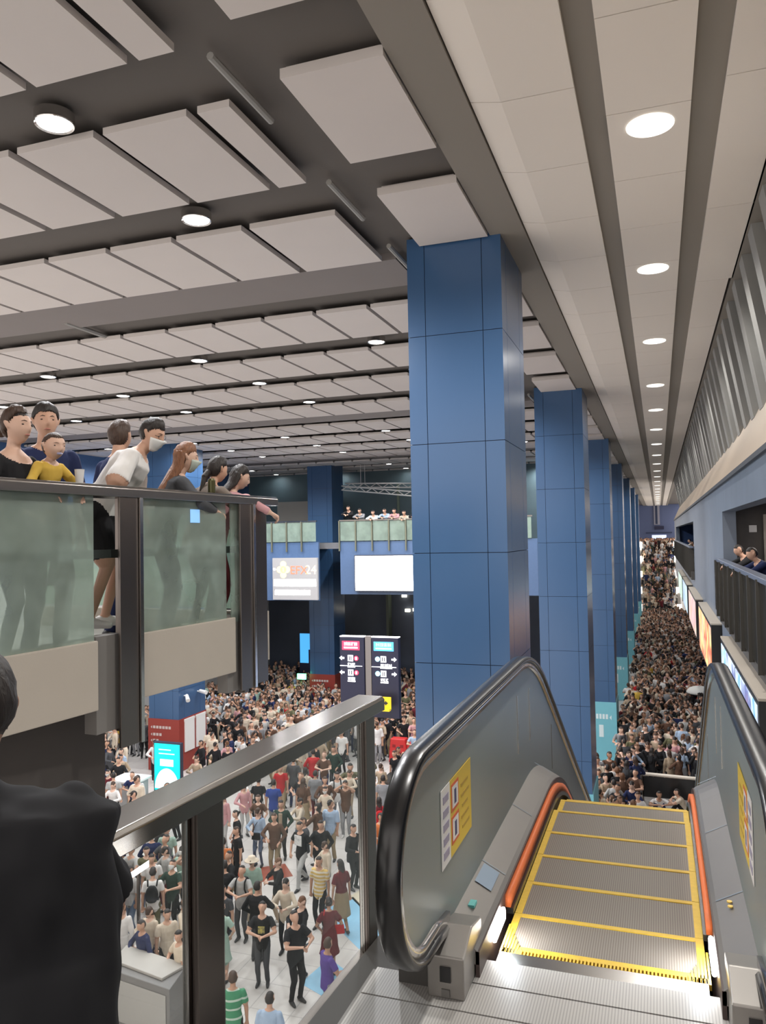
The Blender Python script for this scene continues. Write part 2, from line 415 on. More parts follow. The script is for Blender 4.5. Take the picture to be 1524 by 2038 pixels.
    # legs
    for s, fk, kk in ((-1, 'fl', 'kl'), (1, 'fr', 'kr')):
        hj = hip+Vector((s*.088, 0, -.02)); ft = Vector(P[fk]); an = ft+Vector((0, 0, .085))
        kn, an = ik(hj, an, .43, .415, P[kk])
        lo = bottom in ('wide', 'trousers')
        bone(hj, kn, .088 if lo else .082, .066 if lo else .056, 'thigh')
        bone(kn, an, .062 if lo else .052, .036 if not lo else (.060 if bottom == 'wide' else .050), 'calf')
        if bottom == 'shorts': hemi(mb, hj, hj+(kn-hj)*.85, .098, .094, 12)
        fd = Vector((s*.12, 1, 0)).normalized()
        if P.get('toe'): fd = Vector((s*.1, .5, -.85)).normalized()
        bone(an+Vector((0, 0, -.045))-fd*.045, an+Vector((0, 0, -.05))+fd*.06, .040, .042, 'foot'); bone(an+Vector((0, 0, -.05))+fd*.06, an+Vector((0, 0, -.062))+fd*.15, .040, .028, 'foot')
    if bottom in ('skirt', 'dress'):
        zb = .42 if bottom == 'skirt' else .50
        loft(mb, [(T(0, 0, 1.03), r, f, .135, .108), (T(0, 0, .93), r, f, .172, .13), (hip+Vector((0, 0, -.25)), r0, f0, .20, .17), (Vector((0, 0, zb)), r0, f0, .235, .20)])
        bones.append((hip, Vector((0, 0, zb+.05)), .17, .22, 'skirt'))
    me0 = bpy.data.meshes.new('tmp'); me0.from_pydata([v for v in mb.v], [], mb.f)
    bm = bmesh.new(); bm.from_mesh(me0); bmesh.ops.recalc_face_normals(bm, faces=bm.faces); bm.to_mesh(me0); bm.free()
    o = bpy.data.objects.new('tmp', me0); C.objects.link(o)
    md = o.modifiers.new('r', 'REMESH'); md.mode = 'VOXEL'; md.voxel_size = voxel; md.use_smooth_shade = True
    sm = o.modifiers.new('s', 'SMOOTH'); sm.factor = .5; sm.iterations = 22 if P.get('boxy') else 3
    dg = bpy.context.evaluated_depsgraph_get(); me = bpy.data.meshes.new_from_object(o.evaluated_get(dg), depsgraph=dg)
    bpy.data.objects.remove(o); bpy.data.meshes.remove(me0); me.name = name
    # which bone does each vertex belong to?
    nv = len(me.vertices); co = np.empty(nv*3, np.float32); me.vertices.foreach_get('co', co); co = co.reshape(-1, 3)
    best = np.full(nv, 1e9); bi = np.zeros(nv, int); bt = np.zeros(nv)
    for i, (a, b, ra, rb, lab) in enumerate(bones):
        A = np.array(a); B = np.array(b); d = B-A; L2 = max(1e-9, float(d @ d))
        t = np.clip(((co-A) @ d)/L2, 0, 1); dist = np.linalg.norm(co-(A+t[:, None]*d), axis=1)-(ra+(rb-ra)*t)
        k = dist < best; best[k] = dist[k]; bi[k] = i; bt[k] = t[k]
    labs = [b[4] for b in bones]
    Ri = np.array(R.transposed()); hl = (co-np.array(hc)) @ Ri.T/hs
    inhead = (np.abs(hl[:, 0]) < .105) & (np.abs(hl[:, 1]) < .135) & (hl[:, 2] > -.122) & (hl[:, 2] < .16)
    slot = np.zeros(nv, int)
    ncd = np.linalg.norm((co-np.array(nb+f*.03+u*.045)), axis=1); NECK = P.get('neckline', .098)
    sleeve = {'tee': .66, 'loose': .97, 'long': 9, 'jacket': 9, 'tank': 0}[top]
    for v in range(nv):
        lb = labs[bi[v]]; t = bt[v]
        if inhead[v] and lb in ('neck', 'ear', 'torso', 'hair') and not (lb == 'torso' and hl[v, 2] < -.1):
            p = hl[v]
            if lb == 'hair': slot[v] = 4
            elif lb == 'neck' and p[2] < -.075 and p[1] < .02 and p[1] > -.075: slot[v] = 0
            elif lb == 'torso': slot[v] = 4 if p[2] > -.05 and p[1] < 0 else 0
            elif lb == 'ear' and abs(p[0]) > .07 and abs(p[1]) < .035: slot[v] = 0
            else: slot[v] = 4 if is_scalp(p, 'bald' if hair == 'bald' else ('short' if hair == 'short' else 'long')) else 0
        elif lb == 'hair': slot[v] = 4
        elif lb == 'torso' and ncd[v] < NECK: slot[v] = 0
        elif lb in ('torso', 'hem'): slot[v] = 1
        elif lb == 'pelvis': slot[v] = 2
        elif lb == 'skirt': slot[v] = 2 if bottom == 'skirt' else 1
        elif lb == 'uarm': slot[v] = 1 if t < sleeve else 0
        elif lb == 'farm': slot[v] = 1 if sleeve > 1 and t < .93 else 0
        elif lb == 'thigh': slot[v] = 0 if (bottom in ('skirt', 'dress') or (bottom == 'shorts' and t > .88)) else 2
        elif lb == 'calf': slot[v] = 2 if bottom in ('trousers', 'wide', 'slim') else 0
        elif lb == 'foot': slot[v] = 3
    if folds:
        nr = np.empty(nv*3, np.float32); me.vertices.foreach_get('normal', nr); nr = nr.reshape(-1, 3)
        for v in np.nonzero((slot == 1) | (slot == 2))[0]:
            c = co[v]; q = noise.noise((c[0]*7, c[1]*7, c[2]*5))*.010+noise.noise((c[0]*16+5, c[1]*16, c[2]*9))*.006
            co[v] += nr[v]*q*folds
        if voxel < .009 and puff is True:
            for v in np.nonzero(slot == 4)[0]: co[v] += nr[v]*noise.noise((co[v][0]*40, co[v][1]*40, co[v][2]*15))*.006
        me.vertices.foreach_set('co', co.ravel())
    npol = len(me.polygons); lt = np.empty(npol, int); ls = np.empty(npol, int)
    me.polygons.foreach_get('loop_total', lt); me.polygons.foreach_get('loop_start', ls)
    lv = np.empty(len(me.loops), int); me.loops.foreach_get('vertex_index', lv)
    S = slot[lv]
    fm = np.zeros(npol, int)
    cnt = np.zeros((npol, 5), int)
    for k in range(4):
        ok = lt > k; cnt[np.nonzero(ok)[0], S[ls[ok]+k]] += 1
    fm = cnt.argmax(1)
    me.materials.clear()
    for m in (M_skin[0], cloth('grey'), cloth('navy'), M_shoe, M_hair[0]): me.materials.append(m)
    me.polygons.foreach_set('material_index', fm.astype(np.int32)); me.polygons.foreach_set('use_smooth', [True]*npol)
    me.update()
    info = dict(hc=hc.copy(), R=R.copy(), hs=hs, nb=nb.copy(), T=T, r=r, f=f, u=u, child=child)
    return me, info
def dress(o, skin, top, bottom, hair, shoe=None):
    ms = [M_skin[skin] if isinstance(skin, int) else skin, top if not isinstance(top, str) else cloth(top), bottom if not isinstance(bottom, str) else cloth(bottom), shoe or M_shoe, M_hair[hair] if isinstance(hair, int) else hair]
    for i, m in enumerate(ms):
        o.material_slots[i].link = 'OBJECT'; o.material_slots[i].material = m
def hair_cap(name, info, matl, style, parent, length=.0, seed=0):
    """hair as a piece of its own over the skull, with strands; long styles hang down the back"""
    vs, fs = ico(4); hc, R, hs = info['hc'], info['R'], info['hs']
    pts = []; keep = []
    for n in vs:
        p = face_shape(n, False, info['child']); ok = is_scalp(p, style if style in ('short', 'back') else 'long')
        q = p*hs
        ang = math.atan2(n.x, -n.y)
        st = noise.noise((ang*9+seed, n.z*1.5, seed))*.010+noise.noise((ang*26, n.z*3+seed, 1))*.004
        ln = (.062-.25*max(0, abs(p.x)-.045)) if p.y > .03 else (.062-(.03-p.y)*1.9)
        ln = max(ln, -.055 if style == 'short' else -.085)
        if style == 'back': ln = max(.086-.5*max(0, abs(p.x)-.03) if p.y > .035 else (.076-(.035-p.y)*1.7), -.085)
        e = max(0, min(1, (p.z-ln)/.05)); e = e*e*(3-2*e)
        out = .003+e*(.015+.010*max(0, n.z))+st*(.35+.65*e)
        if style == 'thin': out = .004+st*.3
        q = q+n*out
        keep.append(ok)
        pts.append(hc+R @ q)
    mb = MB(); mp = {}
    f2 = [f for f in fs if sum(keep[i] for i in f) >= 2]
    used = sorted({i for f in f2 for i in f})
    for k, i in enumerate(used): mp[i] = k
    mb.add([pts[i] for i in used], [tuple(mp[i] for i in f) for f in f2])
    if length:
        rx = R @ Vector((1, 0, 0)); ry = R @ Vector((0, 1, 0)); nb = info['nb']; f = info['f']; r = info['r']
        seg = 40; rows = []
        N = 14
        for j in range(N+1):
            t = j/N
            if t < .35:
                s = t/.35; c = hc+R @ Vector((0, -.03-.02*s, .05-.13*s)); a = .088+.012*s; b = .075-.012*s; rr, ff = rx, ry
            else:
                s = (t-.35)/.65; c0 = hc+R @ Vector((0, -.05, -.08)); c = c0.lerp(info['T'](0, -.135, 1.44-length), s); a = .100*(1-.30*s); b = .063-.03*s; rr, ff = r, f
            for k in range(seg):
                an = PI*(-.08)+(PI*1.16)*k/(seg-1)      # open at the front
                w = 1+.10*noise.noise((an*7, t*2, seed))+.05*noise.noise((an*22, t*3, seed+3))
                rows.append(c-ff*(b*w*math.sin(an))+rr*(a*w*math.cos(an)))
        fs2 = [(j*seg+k, j*seg+k+1, (j+1)*seg+k+1, (j+1)*seg+k) for j in range(N) for k in range(seg-1)]
        mb.add(rows, fs2)
    o = mb.build(name, matl, parent, smooth=True)
    so = o.modifiers.new('solid', 'SOLIDIFY'); so.thickness = .010; so.offset = -.9
    return o
def face_bits(info, parent, mask=None, brow=0, glasses=False, pacifier=False):
    """eyes, brows, lips or a mask set on the head"""
    hc, R, hs = info['hc'], info['R'], info['hs']
    def P(x, z, dy=0):
        n = Vector((x/.074, 0, z/.116)); n.y = math.sqrt(max(0, 1-n.x**2-n.z**2)); p = face_shape(n.normalized(), False, info['child']); return hc+R @ ((p+Vector((0, dy, 0)))*hs)
    for s in (-1, 1):
        v, f = ico(2); c = P(s*.031, .008, -.002)
        ax = [R @ Vector((1, 0, 0)), R @ Vector((0, 1, 0)), R @ Vector((0, 0, 1))]
        MB().add([c+ax[0]*p.x*.0135*hs+ax[1]*p.y*.007+ax[2]*p.z*.0055*hs for p in v], f).build('eye', mat('eye_dark', (.03, .02, .018), .25), parent, smooth=True)
        MB().tube([P(s*.017, .029, .001), P(s*.032, .034, .001), P(s*.046, .029, .0)], [.0015, .0026, .001], 6).build('eyebrow', M_hair[brow], parent, smooth=True)
    if not mask and not pacifier:
        MB().tube([P(-.022, -.060, 0), P(-.008, -.0575, .001), P(.008, -.0575, .001), P(.022, -.060, 0)], [.002, .0055, .0055, .002], 8).build('lips', mat('lips', (.42, .16, .13), .45), parent, smooth=True)
    if pacifier:
        MB().tube([P(-.022, -.058, .004), P(0, -.058, .007), P(.022, -.058, .004)], [.010, .016, .010], 10).build('pacifier', mat('pacifier_lilac', (.34, .33, .48), .4), parent, smooth=True)
    if mask:
        mb = MB(); rows = []
        for j in range(7):
            z = -.012-.098*j/6
            for k in range(13):
                th = -1.25+2.5*k/12
                n = Vector((math.sin(th), math.cos(th), z/.116)); hh = math.sqrt(max(.02, 1-n.z**2)); n.x *= hh; n.y *= hh
                p = face_shape(n.normalized(), False, info['child']); rows.append(hc+R @ ((p+n*.010+Vector((0, .006*math.cos(th), 0)))*hs))
        mb.add(rows, [(j*13+k, j*13+k+1, j*13+k+14, j*13+k+13) for j in range(6) for k in range(12)])
        mo = mb.build('face_mask', mat('mask_'+mask, {'white': (.72, .72, .70), 'pale': (.50, .55, .48), 'blue': (.38, .52, .62)}[mask], .8), parent, smooth=True)
        mo.modifiers.new('solid', 'SOLIDIFY').thickness = .003
    if glasses:
        mb = MB()
        for s in (-1, 1):
            c = P(s*.031, .006, .012); pts = [c+R @ Vector((.021*math.cos(a), 0, .017*math.sin(a))) for a in [2*PI*i/16 for i in range(17)]]
            mb.tube(pts, .0016, 6); mb.tube([P(s*.05, .008, .012), hc+R @ Vector((s*.078, -.01, .012))], .0016, 6)
        mb.build('glasses', M_black, parent)
# ------------------------------------------------------------------ camera
def cam_axes():
    yaw, pitch, roll = math.radians(19.31), math.radians(-1.89), math.radians(-1.034)
    Ry = Matrix(((math.cos(yaw), 0, math.sin(yaw)), (0, 1, 0), (-math.sin(yaw), 0, math.cos(yaw))))
    Rx = Matrix(((1, 0, 0), (0, math.cos(pitch), -math.sin(pitch)), (0, math.sin(pitch), math.cos(pitch))))
    Rz = Matrix(((math.cos(roll), -math.sin(roll), 0), (math.sin(roll), math.cos(roll), 0), (0, 0, 1)))
    M = Rz @ Rx @ Ry
    return [Vector((M[i][0], M[i][2], -M[i][1])) for i in range(3)]     # right, down, forward in the world
AX = cam_axes(); FPX = 1560.
def project(p):
    z = p.dot(AX[2])
    if z < .1: return None, None
    return 762+FPX*p.dot(AX[0])/z, 1019+FPX*p.dot(AX[1])/z
def build_camera():
    cd = bpy.data.cameras.new('camera'); co = bpy.data.objects.new('camera', cd); C.objects.link(co)
    cd.sensor_fit = 'VERTICAL'; cd.sensor_height = 36; cd.lens = 36*FPX/2038; cd.clip_start = .05; cd.clip_end = 400
    r, d, f = AX
    co.matrix_world = Matrix(((r.x, -d.x, -f.x, 0), (r.y, -d.y, -f.y, 0), (r.z, -d.z, -f.z, 0), (0, 0, 0, 1)))
    bpy.context.scene.camera = co
    return co
# ------------------------------------------------------------------ the setting
CEIL = 4.0
SLAB = 4.17
XC0, XC1 = -3.19, -1.88           # the row of columns
COLY = [10.3, 22.1, 34.3, 46.9, 59.6, 72.5, 85.5]
WR = 1.22                         # face of the gallery wall on the right
LAMPY = [3.6, 8.02, 12.45, 17.2, 22.4, 26.9, 32.0, 37.3, 42.6, 48, 53.5, 59, 64.5, 70, 75.5, 81, 86.5, 92, 97.5, 103, 108.5, 114]
def build_setting():
    struct(MB().box(-32, 5.2, 4, 124, FLOOR-.3, FLOOR).build('floor', M_floor))
    struct(MB().box(-5.5, 1.6, -3.5, 1.75, UP-.45, UP).box(-1.24, 1.6, 1.75, 3.3, UP-.45, UP).build('floor_upper', mat('grey_terrazzo', (.20, .19, .18), .45, var=.15, scale=60)))
    struct(MB().box(-32, 3.2, -3, 124, SLAB, SLAB+.3).build('ceiling', M_slab))
    # beams between the bays, with a darker recess after each
    mb = MB()
    for y in [10.75]+[23.7+12.6*i for i in range(8)]:
        mb.box(-30, -3.5, y, y+1.2, 4.06, SLAB)
    struct(mb.build('trim_1', M_beam))
    mb = MB().box(-2.02, -1.56, -2, 122, 4.03, SLAB).box(1.2, 1.42, -2, 122, 4.0, SLAB).box(-.62, -.34, -2, 122, 4.05, SLAB).box(.38, .70, -2, 122, 4.05, SLAB)
    struct(mb.build('trim_2', mat('ceiling_trough', (.24, .215, .185), .8)))
    mb = MB()
    for y in [5.6, 8.1, 10.2, 13.2, 17.8, 22.6]: mb.tube([(-3.42, y, 4.05), (-3.42, y+1.1, 4.05)], .035, 8)
    for y in (11.6, ): mb.tube([(-10.2, y, 4.08), (-10.2, y+1.6, 4.08)], .05, 8)
    struct(mb.build('trim_3', mat('pipe_grey', (.30, .29, .27), .5)))
    # long white strips over the hall
    def strip(name, x0, x1, seglen, y0, step=0.):
        mb = MB(); y = y0; i = 0
        while y < 121.5:
            xx = x1-(step if y > 11.6 else 0)
            mb.box(x0, xx, y, y+seglen-.012, CEIL, CEIL+.10); y += seglen; i += 1
        mb.box(x0+.02, x1-.1, y0, 121.5, CEIL+.03, CEIL+.09, 1)
        struct(mb.build(name, [M_strip, M_slab], bevel=0))
    mb = MB(); y = -1.9
    while y < 121.5:                                       # the left strip is folded up along its outer edge
        mb.prism([(-1.545, CEIL+.055), (-1.26, CEIL), (-.60, CEIL), (-.60, CEIL+.1), (-1.545, CEIL+.12)], 1, y, y+1.488); y += 1.5
    struct(mb.build('trim_4', M_strip))
    mb = MB(); y = -1.3; x0, x1, xc, rr = -.36, .40, .035, .20
    while y < 121.5:                                       # the middle strip has a round hole for every lamp
        c = [q for q in LAMPY if y-.24 < q < y+1.5+.24]
        a = y; e = y+1.488
        for q in sorted(c):
            if q-.24 > a: mb.box(x0, x1, a, min(e, q-.24), CEIL, CEIL+.1)
            a = max(a, q+.24)
        if a < e: mb.box(x0, x1, a, e, CEIL, CEIL+.1)
        y += 1.5
    for q in LAMPY:
        vs = []; fs = []; n = 48
        for k in range(n):
            t = 2*PI*k/n; cx, sy = math.cos(t), math.sin(t); dx = (x1-xc) if cx > 0 else (xc-x0)
            m = min(dx/max(1e-6, abs(cx)), .24/max(1e-6, abs(sy)))
            vs += [(xc+cx*m, q+sy*m, CEIL), (xc+cx*rr, q+sy*rr, CEIL)]
        for px, py in ((x0, q-.24), (x1, q-.24), (x1, q+.24), (x0, q+.24)): vs.append((px, py, CEIL))
        for k in range(n): fs.append((2*k, 2*k+1, (2*k+3) % (2*n), (2*k+2) % (2*n)))
        mb.add(vs, fs)
        for sx, sy in ((x0, -1), (x1, -1), (x1, 1), (x0, 1)):      # little corner fills
            k = min(range(n), key=lambda k: (vs[2*k][0]-sx)**2+(vs[2*k][1]-(q+sy*.24))**2)
            for k2 in (k-1, k): mb.add([(sx, q+sy*.24, CEIL), vs[2*(k2 % n)], vs[2*((k2+1) % n)]], [(0, 1, 2)])
    struct(mb.build('trim_5', M_strip))
    strip('trim_6', .68, 1.22, 3.0, -1.6, .06)
    # right wall: gallery front with two openings, cream sill and leaning fins above
    z0, zs = -3.3, .98
    mb = MB()
    op = [(2.0, 17.1, .40), (31.0, 61.0, .40)]
    ys = [-2, 2.0, 17.1, 31.0, 61.0, 66]
    for i in range(5):
        a, b = ys[i], ys[i+1]
        if i in (1, 3):
            mb.box(WR, WR+.25, a, b, .40, zs); mb.box(WR, WR+.25, a, b, z0, -1.66)
        else: mb.box(WR, WR+.25, a, b, z0, zs)
    mb.box(WR+.25, 4.2, -2, 66, z0, z0+.2)
    struct(mb.build('wall_right', M_bluewall))
    struct(MB().box(WR-.05, WR+.02, -2, 66, .93, 1.0).build('trim_7', mat('dark_ledge', (.05, .055, .065), .5)))
    struct(MB().prism([(WR-.05, 1.0), (WR+.45, 2.08), (WR+.5, 2.08), (WR+.5, 1.0)], 1, -2, 66).build('trim_8', M_cream))
    struct(MB().box(2.1, 2.2, -2, 66, 1.0, SLAB).build('wall_upper', mat('upper_wall_blue_grey', (.20, .22, .27), .6)))
    mb = MB(); y = -1.0
    while y < 65.5:
        vs = []
        for yy in (y, y+.42): vs += [(WR+.02, yy, CEIL+.05), (WR+.38, yy, 1.95), (2.12, yy, 1.95), (2.12, yy, CEIL+.05)]
        mb.add(vs, [(0, 1, 2, 3), (7, 6, 5, 4), (0, 4, 5, 1), (1, 5, 6, 2), (2, 6, 7, 3), (3, 7, 4, 0)])
        y += 1.21
    struct(mb.build('trim_9', M_fin))
    # inside the gallery
    mb = MB().box(3.6, 3.75, -2, 66, -3.1, .9).box(WR+.25, 3.6, 17.3, 17.5, -1.7, .9, 1).box(WR+.25, 3.6, 30.6, 30.8, -1.7, .9).box(WR+.25, 3.6, 61.2, 61.4, -1.7, .9)
    struct(mb.build('wall_gallery', [mat('gallery_blue', (.045, .085, .21), .5, var=.15), mat('gallery_brown', (.075, .065, .06), .6, var=.15)]))
    struct(MB().box(WR+.25, 3.6, -2, 66, -1.75, -1.6).build('floor_gallery', mat('gallery_floor', (.12, .12, .13), .6)))
    struct(MB().box(WR+.25, 3.6, -2, 66, .55, .7).build('ceiling_gallery', mat('gallery_ceiling', (.08, .085, .10), .7)))
    # the lower hall's own right wall, far wall, left walls
    struct(MB().box(4.6, 4.8, 14, 124, FLOOR, z0).build('wall_lower', mat('lower_wall', (.10, .10, .11), .6)))
    struct(MB().box(-6, 4.8, 122, 122.3, -2.6, SLAB).build('wall_far', mat('far_wall_blue', (.10, .13, .25), .35, var=.1)))
    struct(MB().box(-.55, .25, 121.7, 122, 1.2, SLAB).box(-.35, -.05, 121.66, 122, 1.3, SLAB, 1).build('trim_10', [mat('far_pilaster', (.30, .30, .36), .4), M_darkblue]))
    struct(MB().box(-24.6, -24.4, 20, 66, -1.2, SLAB).build('wall_left', mat('left_wall_blue', (.06, .13, .28), .4, var=.1)))
    struct(MB().box(-24.6, -24.4, 20, 66, FLOOR, -1.2).build('wall_left_lower', mat('left_wall_pale', (.42, .41, .40), .5, var=.1)))
    # mezzanine on the far side of the left hall: deck, blue fascia, back walls
    struct(MB().box(-18.9, -16.95, 35.7, 44, -.5, -.2).box(-16.1, XC0-1.2, 36.1, 44, -.5, -.2).box(-24.4, -18.9, 35.7, 44, -.5, -.2).build('floor_mezzanine', mat('mezzanine_floor', (.14, .14, .15), .6)))
    struct(MB().box(-24.4, -15.9, 35.6, 35.75, -3.05, -.15).box(-14.9, -5.2, 36.0, 36.15, -2.75, -.15).build('wall_mezzanine', mat('mezzanine_blue', (.085, .145, .27), .35, var=.1)))
    mb = MB().box(-24.4, -5, 44, 44.2, -.3, SLAB, 0).box(-22, -17.9, 43.2, 43.4, .2, 2.3, 1)
    for x in (-14.5, -12.9, -11.3): mb.box(x, x+.14, 43.9, 44, -.3, 3.2, 2)
    struct(mb.build('wall_back', [mat('back_wall_teal_grey', (.10, .15, .17), .5, var=.3, scale=.6), mat('back_cream', (.50, .46, .40), .7), mat('back_frame', (.16, .20, .15), .5)]))
    # ground floor behind the crowd on the left
    mb = MB().box(-24.4, -5, 46.5, 46.7, FLOOR, -.5, 0)
    struct(mb.build('wall_ground', [mat('ground_back_dark', (.07, .085, .12), .4, var=.4, scale=.5)]))
    mb = MB()
    for x in (-19.6, -16.0, -13.2, -11.6, -9.9): mb.box(x, x+.16, 45.9, 46.5, FLOOR, -2.7)
    struct(mb.build('trim_11', mat('ground_frame', (.15, .17, .13), .5)))
    # dark wall hanging below our neighbours' landing
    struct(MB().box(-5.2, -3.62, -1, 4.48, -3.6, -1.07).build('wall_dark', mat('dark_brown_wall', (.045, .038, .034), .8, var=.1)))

def build_ceiling_panels():
    rows = [(3.6, 5.38, -3.62, 'a'), (6.25, 7.93, -3.62, 'a'), (8.85, 10.6, -3.66, 'b'), (12.7, 14.5, -3.66, 'c'), (15.55, 17.36, -3.66, 'c'), (18.35, 20.3, -3.66, 'c'), (21.6, 23.4, -3.66, 'c')]
    for bay in range(8):
        for k in range(4): rows.append((25.35+12.6*bay+2.95*k, 25.35+12.6*bay+2.95*k+1.9, -3.66, 'c'))
    P = []
    for ri, (y0, y1, xr, ty) in enumerate(rows):
        if y1 > 121: continue
        xs = []
        if ty == 'a':
            xs.append((-3.96, -3.62)); x = -4.08
            while x > -29: xs.append((x-.95, x)); x -= 1.065
        elif ty == 'b':
            xs.append((-4.85, -3.66)); x = -4.97
            while x > -29: xs.append((x-.98, x)); x -= 1.06
        else:
            x = -3.66
            while x > -29: xs.append((x-.955, x)); x -= 1.03
        for k, (a, b) in enumerate(xs): P.append((ri+1, k+1, a, b, y0, y1))
    # does the camera see it?
    def seen(a, b, y0, y1):
        for x in (a, b):
            for y in (y0, y1):
                u, v = project(Vector((x, y, CEIL)))
                if u is not None and -5 < u < 1529 and -5 < v < 2043: return True
        return False
    vis = [p for p in P if seen(*p[2:])]
    vis.sort(key=lambda p: (p[2]+p[3])**2/4+(p[4]+p[5])**2/4)
    solo = vis[:250]; ss = set(id(p) for p in solo)
    for ri, k, a, b, y0, y1 in solo:
        o = MB().box(a, b, y0, y1, CEIL, CEIL+.07).box(a+.04, b-.04, y0+.04, y1-.04, CEIL+.07, CEIL+.09).build('ceiling_panel', M_panel, loc=((a+b)/2, (y0+y1)/2, CEIL))
        nm = 'narrow' if b-a < .5 else 'wide' if b-a > 1.1 else 'square-cornered'
        tag(o, f'{nm} white ceiling panel, {ordw(k)} from the columns in the {ordw(ri)} crosswise row', 'ceiling panel', 'white panels hung under the left ceiling', 'thing')
        o['_hang'] = 1
    mb = MB()
    for p in P:
        if id(p) not in ss:
            ri, k, a, b, y0, y1 = p; mb.box(a, b, y0, y1, CEIL, CEIL+.07)
    tag(mb.build('distant_ceiling_panels', M_panel), 'rows of white ceiling panels receding far over the left hall', 'ceiling panels', 'white panels hung under the left ceiling', 'stuff')
    # large panels between the columns
    big = [(3.5, 5.2), (6.03, 7.69), (8.53, 10.25), (12.5, 14.3), (15.0, 16.9), (17.65, 19.55), (20.4, 22.1)]
    for bay in range(5):
        y = 25.2+12.6*bay
        for k in range(4): big.append((y+2.6*k, y+2.6*k+1.8))
    for i, (y0, y1) in enumerate(big):
        o = MB().box(-2.99, -2.04, y0, y1, CEIL, CEIL+.09).box(-2.95, -2.08, y0+.04, y1-.04, CEIL+.09, CEIL+.12).build('ceiling_panel', M_panel, loc=(-2.5, (y0+y1)/2, CEIL))
        tag(o, f'white ceiling panel hung in line with the blue columns, {ordw(i+1)} from the front', 'ceiling panel', 'white panels in line with the columns', 'thing'); o['_hang'] = 1

LAMPS = []
def build_lamps():
    """round downlights: ring, glowing lens, and the light it throws"""
    def lamp(x, y, r, label, group, power, z, color, light=True, flush=False):
        t = thing('downlight', label, 'downlight', (x, y, z), group); t['_hang'] = 1
        if flush:
            MB().lathe([(r*1.13, .004), (r*1.12, -.008), (r*1.02, -.012), (r*.985, -.004), (r*.985, .06), (r*1.0, .06)], (x, y, z), 36).build('ring', mat('ring_white', (.9, .9, .88), .3, emit=(1, .97, .9), estr=.9), t, smooth='auto')
            MB().lathe([(r*.985, .07), (r*.985, .06), (r*.60, .12), (r*.60, .13)], (x, y, z), 36).build('reflector', mat('lamp_reflector_warm', (.75, .75, .72), .3), t, smooth='auto')
            MB().lathe([(r*.60, .115), (r*.60, .095), (r*.45, .06), (r*.2, .045)], (x, y, z), 24).build('lens', M_lens, t, smooth=True)
        else:
          ring = MB().lathe([(r, .10), (r, 0), (r*1.13, -.012), (r*1.16, 0), (r*1.16, .10)], (x, y, z), 28).build('ring', M_bright, t, smooth=False)
          MB().lathe([(r*.62, .035), (r*.62, .02), (r*.35, .0)], (x, y, z+.055), 24).build('lens', M_lens, t, smooth=True)
          MB().lathe([(r, .09), (r*.99, .005), (r*.97, .005), (r*.62, .085)], (x, y, z), 28).build('reflector', mat('lamp_reflector', (.85, .85, .85), .25, .0, emit=(1, .99, .97), estr=9), t, smooth=True)
        if light:
            L = bpy.data.lights.new('downlight_beam', 'SPOT'); L.energy = power; L.color = color; L.shadow_soft_size = r*.6; L.spot_size = math.radians(164); L.spot_blend = .5
            lo = bpy.data.objects.new('downlight_beam', L); C.objects.link(lo); lo.parent = t; lo.location = (0, 0, -.06)
        LAMPS.append(t)
    ys = LAMPY
    for i, y in enumerate(ys):
        lamp(.035, y, .20, f'round downlight in the white strip above the escalator hall, {ordw(i+1)} from the front', 'round downlights over the long hall', 300 if i < 2 else 150, CEIL-.006, (1, .97, .92), i < 16, True)
    rows = [5.95, 8.4, 15.05, 17.85, 20.9]
    for bay in range(6): rows += [27.75+12.6*bay, 30.8+12.6*bay, 33.75+12.6*bay]
    for ri, y in enumerate(rows):
        x = -5.35; k = 1
        while x > -24:
            if ri > 1 or k < 4:
                u, v = project(Vector((x, y, CEIL)))
                if u is not None and -300 < u < 1600:
                    lamp(x, y, .16, f'small round downlight, {ordw(k)} from the columns in the {ordw(ri+1)} crosswise row', 'small downlights in the left ceiling', 330, CEIL+.02, (.97, .98, 1), y < 64 and not (y > 39 and x < -9))
            x -= 4.2 if y > 10 else 4.4; k += 1

